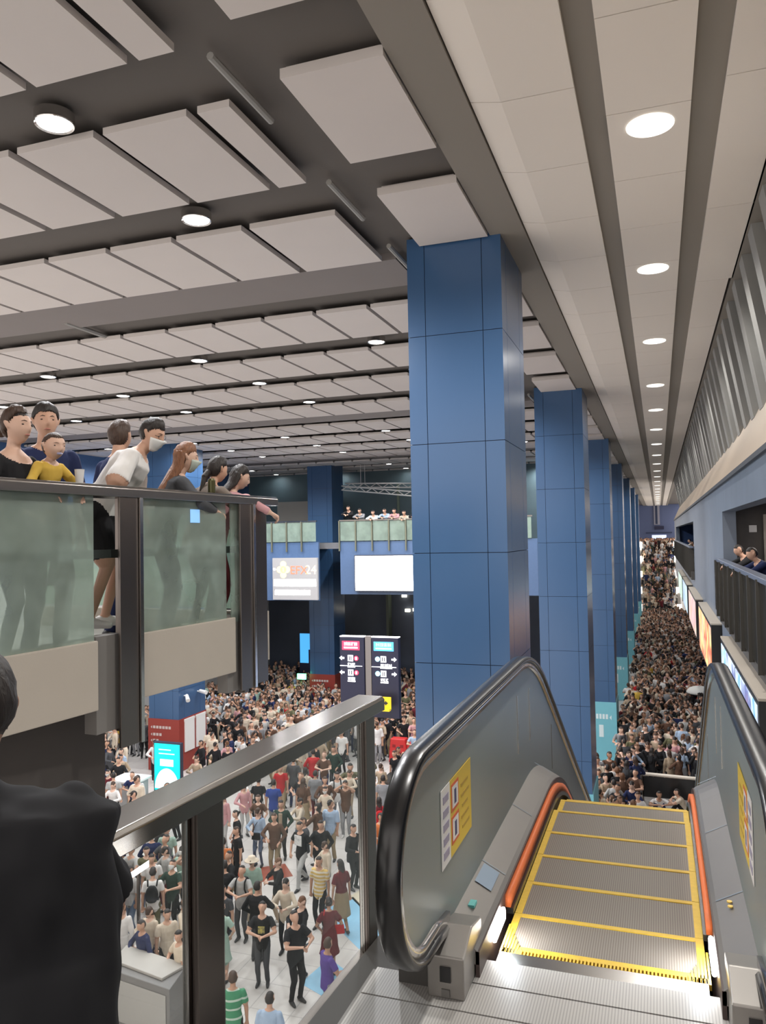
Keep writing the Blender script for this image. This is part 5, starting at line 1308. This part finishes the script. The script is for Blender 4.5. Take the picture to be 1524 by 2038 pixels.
def build_crowd():
    rnd = random.Random(21)
    tops = ['black']*30+['white']*17+['cream']*14+['grey']*9+['dark grey']*9+['navy']*6+['beige']*7+['pink']*4+['pale blue']*4+['maroon']*3+['olive']*4+['brown']*6+['mint']*2+['yellow']*1+['red']*1+['light grey']*6+['dark green']*2
    bots = ['black', 'black', 'black', 'navy', 'dark grey', 'denim blue', 'khaki', 'grey', 'beige']
    kinds = ['stand']*5+['phone']*4+['jacket']*3+['look']*3+['w_stand']*4+['w_phone']*3+['w_dress']+['w_skirt']+['photo']*1+['cap']*2
    spots = []; grid = {}
    def close(x, y, r=.40):
        gx, gy = int(x//.5), int(y//.5)
        return any((a-x)**2+(b-y)**2 < r*r for i in (-1, 0, 1) for j in (-1, 0, 1) for a, b in grid.get((gx+i, gy+j), ()))
    def scatter(x0, x1, y0, y1, step, zf=lambda y: FLOOR, zone=None, dens=1.):
        y = y0
        while y < y1:
            x = x0+rnd.random()*step
            while x < x1:
                if rnd.random() < dens:
                    px = x+(rnd.random()-.5)*step*.55; py = y+(rnd.random()-.5)*step*.55
                    bad = any(cx-.25 < px < XC1+.25 and cy-.25 < py < cy+2.0 for cx, cy in [(XC0, c) for c in COLY])
                    bad = bad or any((px-a)**2+(py-b)**2 < .16 for a, b in CROWD_NEAR) or (zf(y) == FLOOR and -.95 < px < 1.3 and 28.2 < py < 29.9)
                    bad = bad or (-21.3 < px < -18.3 and 27.4 < py < 30.3) or (-18.6 < px < -16.2 and 38.8 < py < 41.3) or (-9.2 < px < -6.9 and 37.8 < py < 40.3) or (-17.5 < px < -16 and 23.6 < py < 24.6) or (-18.7 < px < -17.2 and 22.8 < py < 24.2)
                    bad = bad or (-11.2 < px < -9.2 and 31 < py < 32.2) or (-9.4 < px < -6.5 and 25.4 < py < 26.8) or (-.9 < px < .35 and py < 19.5) or (-15 < px < -12.5 and py > 45.6) or abs(px-1.7)+abs(py-42) < .35
                    bad = bad or close(px, py)
                    if not bad: spots.append((px, py, zf(py), zone)); grid.setdefault((int(px//.5), int(py//.5)), []).append((px, py))
                x += step*(.85+.3*rnd.random())
            y += step*.9
    scatter(-1.7, 3.95, 29.95, 88, .50, zone='right')
    scatter(-2.4, -.85, 24.0, 29.95, .52, zone='foot'); scatter(1.35, 3.95, 24.5, 29.95, .55, zone='foot')
    scatter(-1.85, 1.55, 88.5, 100, .58, zf=lambda y: FLOOR+7.1*(math.floor((y-88)/12.3*40)+1)/40, zone='stair')
    scatter(-3.5, 3.5, 100.6, 108, .58, zf=lambda y: -2.4, zone='top')
    scatter(-23.8, -4.5, 31.5, 45.5, .58, zone='left')
    scatter(-17.4, -12.9, 26.8, 31.5, .66, zone='left', dens=.85)
    scatter(-9.6, -3.6, 27.2, 31.2, .66, zone='left', dens=.85)
    scatter(-24, -18.7, 24.5, 27.3, .8, zone='left', dens=.6); scatter(-24, -21.5, 27.3, 31.5, .8, zone='left', dens=.6)
    scatter(-18.5, -14.6, 19.5, 23.4, .9, zone='left', dens=.4)
    scatter(-13.6, -9.0, 23.6, 27.5, .85, zone='left', dens=.55)
    scatter(-14.5, -11.0, 12.6, 17.9, .58, zone='pane', dens=.92)
    scatter(-10.8, -8.3, 13.6, 16.6, .8, zone='mid', dens=.5)
    scatter(-13.4, -9.0, 17.6, 23.6, .95, zone='mid', dens=.36)
    # what hides them from the camera?
    vis = []
    for x, y, z, zone in spots:
        p = Vector((x, y, z+1.62)); u, v = project(p)
        ok = False
        if u is not None and 0 < u < 1524 and 0 < v < 2038: ok = not blocked(p)
        vis.append(ok)
    order = sorted([i for i in range(len(spots)) if vis[i]], key=lambda i: (spots[i][0]**2+spots[i][1]**2+spots[i][2]**2))
    near = set(order[:206])
    seen_labels = set(); low = {k: decimated(S[k][0], .012) for k in ('stand', 'phone', 'w_stand', 'photo', 'jacket', 'w_phone')}
    lowfar = ['stand', 'phone', 'w_stand', 'jacket', 'w_phone', 'stand', 'w_stand', 'jacket', 'photo']
    slots = ['skin0', 'skin1', 'hair0', 'hair1', 'hair2', 'shoe']+sorted(set(tops))+sorted(set(bots)-set(tops)); mats = []
    for s in slots: mats.append(M_skin[int(s[4])] if s.startswith('skin') else M_hair[int(s[4])] if s.startswith('hair') else M_shoe if s == 'shoe' else cloth(s))
    V, Fc, MI, nb = [], [], [], 0
    for i, (x, y, z, zone) in enumerate(spots):
        sc = rnd.uniform(.92, 1.05)
        away = zone in ('right', 'stair', 'foot')
        rz = rnd.gauss(0, .7) if (away and rnd.random() < .55) else rnd.gauss(PI, .8)
        if i in near:
            for _ in range(60):
                k = rnd.choice(kinds); top = rnd.choice(tops); bot = rnd.choice(bots); hr = rnd.choice((0, 0, 0, 1, 1, 2)); fac = 'from behind' if abs(rz) < PI/2 else 'facing us'
                if zone in ('right', 'foot'):
                    d = 'just past the barrier' if y < 31.5 else 'short of the second teal poster' if y < 35.5 else 'beyond the second teal poster'
                    s = 'on the column side' if x < -.3 else 'in the middle' if x < 1.6 else 'on the gallery side'
                    where = f'{d} {s}'
                elif zone == 'mid': where = 'in the thinner crowd behind the right glass pane'
                elif zone == 'pane': where = 'at the far left of the glass pane'
                else: where = ('by the red column base' if x < -17 else 'in the dense crowd under the mezzanine' if y > 33 else 'in front of the dense crowd' if x < -11 else 'beside the navy sign')
                lab = f'{top}-clad person {fac}, {POSEW[k]}, {bot} below, {where}'
                lab = ' '.join(lab.split()[:16])
                if lab not in seen_labels: break
            seen_labels.add(lab)
            put(k, x, y, rz, lab, rnd.choice((0, 0, 1, 2)), top, bot, hr, sc, z, 'people packed in the halls', group_shoe(rnd))
        else:
            k = rnd.choice(lowfar); co, faces, mi = low[k]
            c, s = math.cos(rz)*sc, math.sin(rz)*sc
            P = np.empty_like(co); P[:, 0] = co[:, 0]*c-co[:, 1]*s+x; P[:, 1] = co[:, 0]*s+co[:, 1]*c+y; P[:, 2] = co[:, 2]*sc+z
            tr = [slots.index('skin%d' % rnd.choice((0, 1))), slots.index(rnd.choice(tops)), slots.index(rnd.choice(bots)), slots.index('shoe'), slots.index('hair%d' % rnd.choice((0, 0, 1, 1, 2)))]
            V.append(P); Fc.append(faces+nb); MI.append(np.array(tr)[mi]); nb += len(P)
    V = np.concatenate(V); Fc = np.concatenate(Fc); MI = np.concatenate(MI)
    me = bpy.data.meshes.new('distant_crowd'); me.vertices.add(len(V)); me.vertices.foreach_set('co', V.astype(np.float32).ravel())
    me.loops.add(Fc.size); me.loops.foreach_set('vertex_index', Fc.astype(np.int32).ravel())
    me.polygons.add(len(Fc)); me.polygons.foreach_set('loop_start', np.arange(0, Fc.size, 3, dtype=np.int32)); me.polygons.foreach_set('loop_total', np.full(len(Fc), 3, np.int32))
    for m in mats: me.materials.append(m)
    me.polygons.foreach_set('material_index', MI.astype(np.int32)); me.polygons.foreach_set('use_smooth', [True]*len(Fc)); me.update(calc_edges=True); me.validate()
    o = bpy.data.objects.new('distant_crowd', me); C.objects.link(o); tag(o, 'dense crowd filling the far halls and the distant staircase', 'crowd', None, 'stuff')
    print('crowd', len(spots), 'visible', sum(vis), 'low faces', len(Fc))
    # people sitting by the foot of the escalator
    for x, y, rz, lab, sk, top, bot, hr in ((.62, 28.35, PI*.5, 'person in a cream shirt sitting with raised hands below the barrier rail', 0, 'cream', 'black', 0), (-1.35, 28.0, PI, 'person in a brown tee sitting on the floor left of the barrier', 0, 'brown', 'black', 0), (-.75, 27.7, PI*.8, 'person in black sitting on the floor left of the barrier', 0, 'black', 'black', 0), (-.3, 28.2, PI*1.1, 'person in white sitting under the barrier rail', 1, 'white', 'navy', 0), (1.05, 28.3, PI*1.2, 'person in black sitting at the right end of the barrier', 0, 'black', 'black', 0)):
        put('sit', x, y, rz, lab, sk, top, bot, hr, 1.0, FLOOR, 'people sitting at the foot of the escalator')
def group_shoe(rnd): return M_shoew if rnd.random() < .4 else M_shoe
def decimated(me, ratio):
    o = bpy.data.objects.new('tmp', me); C.objects.link(o); d = o.modifiers.new('d', 'DECIMATE'); d.ratio = ratio
    m2 = bpy.data.meshes.new_from_object(o.evaluated_get(bpy.context.evaluated_depsgraph_get())); bpy.data.objects.remove(o)
    m2.calc_loop_triangles(); n = len(m2.loop_triangles); t = np.empty(n*3, int); m2.loop_triangles.foreach_get('vertices', t); mi = np.empty(n, int); m2.loop_triangles.foreach_get('material_index', mi)
    co = np.empty(len(m2.vertices)*3); m2.vertices.foreach_get('co', co); bpy.data.meshes.remove(m2)
    return co.reshape(-1, 3), t.reshape(-1, 3), mi
BVH = None
def blocked(p):
    d = p.copy(); L = d.length; d.normalize()
    h = BVH.ray_cast(Vector((0, 0, 0)), d, L-.15)
    return h[0] is not None
def make_bvh():
    global BVH
    vs, fs = [], []; n = 0
    for o in C.objects:
        if o.type != 'MESH' or 'glass' in o.data.materials[0].name: continue
        M = o.matrix_world
        vs += [M @ v.co for v in o.data.vertices]; fs += [[i+n for i in p.vertices] for p in o.data.polygons]; n = len(vs)
    BVH = BVHTree.FromPolygons(vs, fs)
# ------------------------------------------------------------------ people near us
def place(name_kind, data, target, rz, label, skin, top, bottom, zf=None, sc=None, hair=0, shoe=None):
    """stand a figure so that its head comes to the target point"""
    me, info = data; hc = info['hc']
    if sc is None: sc = (target[2]-zf)/hc.z
    c, s = math.cos(rz), math.sin(rz)
    x = target[0]-(hc.x*c-hc.y*s)*sc; y = target[1]-(hc.x*s+hc.y*c)*sc; z = target[2]-hc.z*sc
    o = put(None, x, y, rz, label, skin, top, bottom, hair, sc, z, None, shoe, data=data)
    o.name = name_kind
    return o
def build_near_people():
    V = .0085
    ZF = -.80
    N = 'person'
    # woman with the toddler
    d = make_person('woman_dark_top', dict(wl=(-.05, .20, 1.10), wr=(.12, .20, 1.06), hyaw=.0, neckline=.135), 'long', 'slim', 'tied', True, voxel=V, puff=False, headsub=4)
    o = place(N, d, (-3.68, 3.77, .72), -PI/2+.05, 'woman in a dark top with tied-back brown hair, holding the toddler in yellow', 2, 'black', 'navy', ZF)
    hair_cap('hair', d[1], M_hair[1], 'back', o, seed=2); face_bits(d[1], o, brow=1)
    b = MB(); hemi(b, d[1]['hc']+Vector((0, -.105, .01)), d[1]['hc']+Vector((0, -.13, -.03)), .045, .035); b.build('hair_knot', M_hair[1], o, smooth=True)
    # toddler
    d = make_person('toddler', dict(hip=.50, fl=(-.10, .0, -.38), fr=(.10, .0, -.38), wl=(-.20, .34, .64), wr=(.20, .34, .64), lean=.18, hyaw=-.15, hs=1.55), 'long', 'trousers', 'short', True, True, voxel=.011, puff=False, headsub=4)
    o = place(N, d, (-3.55, 3.93, .61), -PI/2-.1, 'toddler in a yellow long-sleeved top with a lilac pacifier, leaning over the rail', 2, 'yellow', 'grey', sc=.56)
    hair_cap('hair', d[1], M_hair[1], 'thin', o, seed=5); face_bits(d[1], o, brow=1, pacifier=True)
    # man behind the toddler
    d = make_person('man_behind', dict(hyaw=-.2), 'tee', 'trousers', 'short', voxel=V, puff=False, headsub=4)
    o = place(N, d, (-4.06, 4.42, .86), -PI/2-.5, 'dark-haired man in navy partly hidden behind the toddler in yellow', 0, 'navy', 'black', ZF)
    hair_cap('hair', d[1], M_hair[0], 'short', o, seed=9); face_bits(d[1], o)
    # person behind the boy
    d = make_person('person_behind', dict(hyaw=.3), 'tee', 'trousers', 'short', voxel=.011, puff=False, headsub=4)
    o = place(N, d, (-4.20, 5.42, .88), -.25, 'brown-haired person seen from behind over the shoulder of the boy in white', 0, 'navy', 'navy', ZF)
    hair_cap('hair', d[1], M_hair[1], 'long', o, seed=12)
    # boy in white leaning over the rail
    d = make_person('boy_leaning', dict(lean=.62, wl=(-.30, .30, .86), wr=(.32, .30, .86), wide=1.12, hpitch=-.10, hyaw=-.35, fl=(-.10, .02, 0), fr=(.10, -.05, 0)), 'loose', 'shorts', 'short', voxel=V, puff=False, headsub=4)
    o = place(N, d, (-3.55, 4.95, .80), -PI/2+.45, 'masked boy in a white tee and black shorts, bending over the steel rail', 0, 'white', 'black', -.62, shoe=M_shoew)
    hair_cap('hair', d[1], M_hair[0], 'short', o, seed=17); face_bits(d[1], o, mask='white', glasses=True)
    # long brown hair
    d = make_person('woman_long_hair', dict(lean=.30, wl=(-.16, .42, 1.12), wr=(.18, .42, 1.12), hyaw=-.15, hpitch=-.1), 'long', 'slim', 'long', True, voxel=V, puff=False, headsub=4)
    o = place(N, d, (-3.54, 5.38, .665), -.70, 'woman with long reddish-brown hair and a pale mask at the left steel rail', 2, 'dark grey', 'navy', ZF, hair=2)
    hair_cap('hair', d[1], hairmat('hair_auburn', (.21, .095, .05)), 'long', o, .30, seed=23); face_bits(d[1], o, mask='pale', brow=1)
    # dark ponytail
    d = make_person('woman_ponytail', dict(lean=.30, wl=(-.16, .42, 1.12), wr=(.18, .42, 1.12), hyaw=-.1), 'tee', 'slim', 'tied', True, voxel=V, puff=False, headsub=4)
    o = place(N, d, (-3.58, 5.92, .61), -.35, 'woman in olive-brown with a low dark ponytail, seen from behind', 0, mat('cloth_mushroom', (.17, .135, .11), .85, var=.1), 'black', ZF)
    hair_cap('hair', d[1], M_hair[0], 'long', o, seed=31)
    b = MB(); q = d[1]['hc']; R = d[1]['R']; hemi(b, q+R @ Vector((0, -.10, -.05)), q+R @ Vector((0, -.13, -.10)), .035, .032); hemi(b, q+R @ Vector((0, -.13, -.10)), q+R @ Vector((.01, -.15, -.24)), .03, .014); b.build('ponytail', M_hair[0], o, smooth=True)
    # girl in pink
    d = make_person('girl_pink', dict(lean=.38, wl=(-.20, .40, 1.14), wr=(.46, .44, 1.19), hyaw=-.05, er=(1, -.2, .1), curl=.9), 'long', 'slim', 'long', True, voxel=V, puff=False, headsub=4)
    o = place(N, d, (-3.50, 6.16, .555), -.75, 'girl in a pink top with straight black hair, her arm laid along the steel rail', 2, 'pink', 'maroon', ZF)
    hair_cap('hair', d[1], M_hair[0], 'long', o, .16, seed=41); face_bits(d[1], o)
    # can and cup on the rail, a self-lit blue plate for a reflection on the glass
    def rail_pt(y): return -3.46+.085*(y-3.4)
    y = 5.42
    t = thing('drink_can', 'dark olive drink can on the steel rail beside the girl in pink', 'can', (rail_pt(y)-.05, y, .375))
    MB().lathe([(.026, 0), (.031, .01), (.031, .105), (.025, .12)], (rail_pt(y)-.05, y, .375), 18).build('can_body', mat('can_olive', (.09, .085, .035), .35, .5), t)
    y = 4.06
    t = thing('drinking_cup', 'pale cup with a straight side standing on the rail by the toddler', 'cup', (rail_pt(y)-.06, y, .375))
    MB().lathe([(.022, 0), (.030, .09), (.031, .095)], (rail_pt(y)-.06, y, .375), 18).build('cup_body', M_white, t)
    y = 5.12
    R = Matrix.Rotation(-math.atan2(.085, 1), 4, 'Z')
    o = MB().box(.013, .017, -.055, .055, -.05, .05).build('blue_reflection', mat('reflection_sky', (.22, .42, .75), .4, emit=(.2, .42, .8), estr=.5), loc=(0, 0, 0)); o.location = (rail_pt(y), y, .19); o.rotation_euler = R.to_euler(); o['_hang'] = 1
    tag(o, 'small square blue glow standing for a reflection on the frosted glass under the long-haired woman', 'sticker')  # no real sticker, a self-lit plate for a reflection
    # man in black in front of us
    d = make_person('man_black', dict(lean=.26, wl=(-.20, .46, 1.16), wr=(.20, .46, 1.16), el=(-.25, -.2, -1), er=(.25, -.2, -1), wide=1.34, boxy=.31, neckline=.05, hyaw=.05, hpitch=-.12, fl=(-.14, 0, 0), fr=(.14, 0, 0)), 'loose', 'trousers', 'short', voxel=.0075, puff=False, headsub=4, folds=1.5)
    o = place(N, d, (-1.465, 1.38, -.375), .72, 'man in a black tee seen from behind in the left foreground, by the railing', 1, 'black', 'black', UP)
    hair_cap('hair', d[1], M_hair[0], 'short', o, seed=51)
    # people leaning in the gallery and on the far mezzanine
    S['lean'] = make_person('person_leaning', dict(lean=.62, wl=(-.08, .70, 1.15), wr=(.10, .66, 1.17), hpitch=-.2, curl=.8), 'long', 'trousers', 'short')
    for tgt, lab, tp in (((1.34, 15.3, -.34), 'man in black with joined hands leaning out of the nearer gallery opening', 'black'), ((1.34, 13.2, -.35), 'man in a dark blue jacket leaning out beside the man with joined hands', 'navy')):
        place(N, S['lean'], tgt, PI/2+.25, lab, 0, tp, 'black', -1.6).update_tag()
    for tgt, lab, tp in (((1.48, 43, -.44), 'person in a pale top looking out of the farther gallery opening', 'cream'), ((1.45, 38.5, -.50), 'dark-haired person with arms over the rail of the farther gallery opening', 'brown')):
        place(N, S['lean'], tgt, PI/2, lab, 0, tp, 'black', -1.6)
    who = [(-14.5, 'black', 'leftmost', 1.2), (-13.9, 'grey', 'second from the left', 1.05), (-13.2, 'white', 'third from the left', .95), (-12.6, 'pale blue', 'fourth from the left', 1.02), (-12.1, 'pink', 'fifth from the left', 1.0), (-11.6, 'cream', 'sixth from the left', .9), (-11.0, 'black', 'rightmost', 1.0)]
    for x, tp, w, hz in who:
        place(N, S['lean'], (x, 36.15, hz+.30), PI, f'{tp}-clad person, {w}, leaning above the blank white screen', 0, tp, 'black', sc=1.0)

# ------------------------------------------------------------------ light and the rest
def build_world():
    L = bpy.data.lights.new('gallery_fill', 'AREA'); L.energy = 25; L.size = 1.; L.color = (1, .92, .85)  # unseen fill light without a fixture, added to brighten the men leaning out
    o = bpy.data.objects.new('gallery_fill', L); C.objects.link(o); o.location = (2.3, 14.6, .5)
    w = bpy.data.worlds.new('world'); bpy.context.scene.world = w; w.use_nodes = True
    nt = w.node_tree; b = nt.nodes['Background']; b.inputs[0].default_value = (1.0, .93, .88, 1); b.inputs[1].default_value = WORLD
WORLD = 1.05
EXPOSURE = 0.76
def main():
    build_setting(); build_columns(); build_escalator(); build_rail(); build_balcony(); build_gallery(); build_far_balcony(); build_far_stair()
    build_floor_things()
    bpy.context.view_layer.update(); make_bvh()
    build_ceiling_panels(); build_lamps(); build_signs()
    build_templates(); build_floor_people(); build_crowd(); build_near_people()
    cam = build_camera(); build_world()
    for o in list(C.objects):
        if o.parent is None: o.location.z += LIFT
        for k in ('_org', '_hang'):
            if k in o: del o[k]
    sc = bpy.context.scene
    sc.view_settings.view_transform = 'Standard'; sc.view_settings.look = 'None'; sc.view_settings.gamma = 1; sc.view_settings.exposure = EXPOSURE; sc.view_settings.use_curve_mapping = False
    sc.cycles.max_bounces = 6; sc.cycles.diffuse_bounces = 3; sc.cycles.glossy_bounces = 3; sc.cycles.transparent_max_bounces = 12; sc.cycles.transmission_bounces = 4
    sc.cycles.sample_clamp_indirect = 6; sc.cycles.caustics_reflective = False; sc.cycles.caustics_refractive = False
    sc.cycles.use_denoising = True
main()
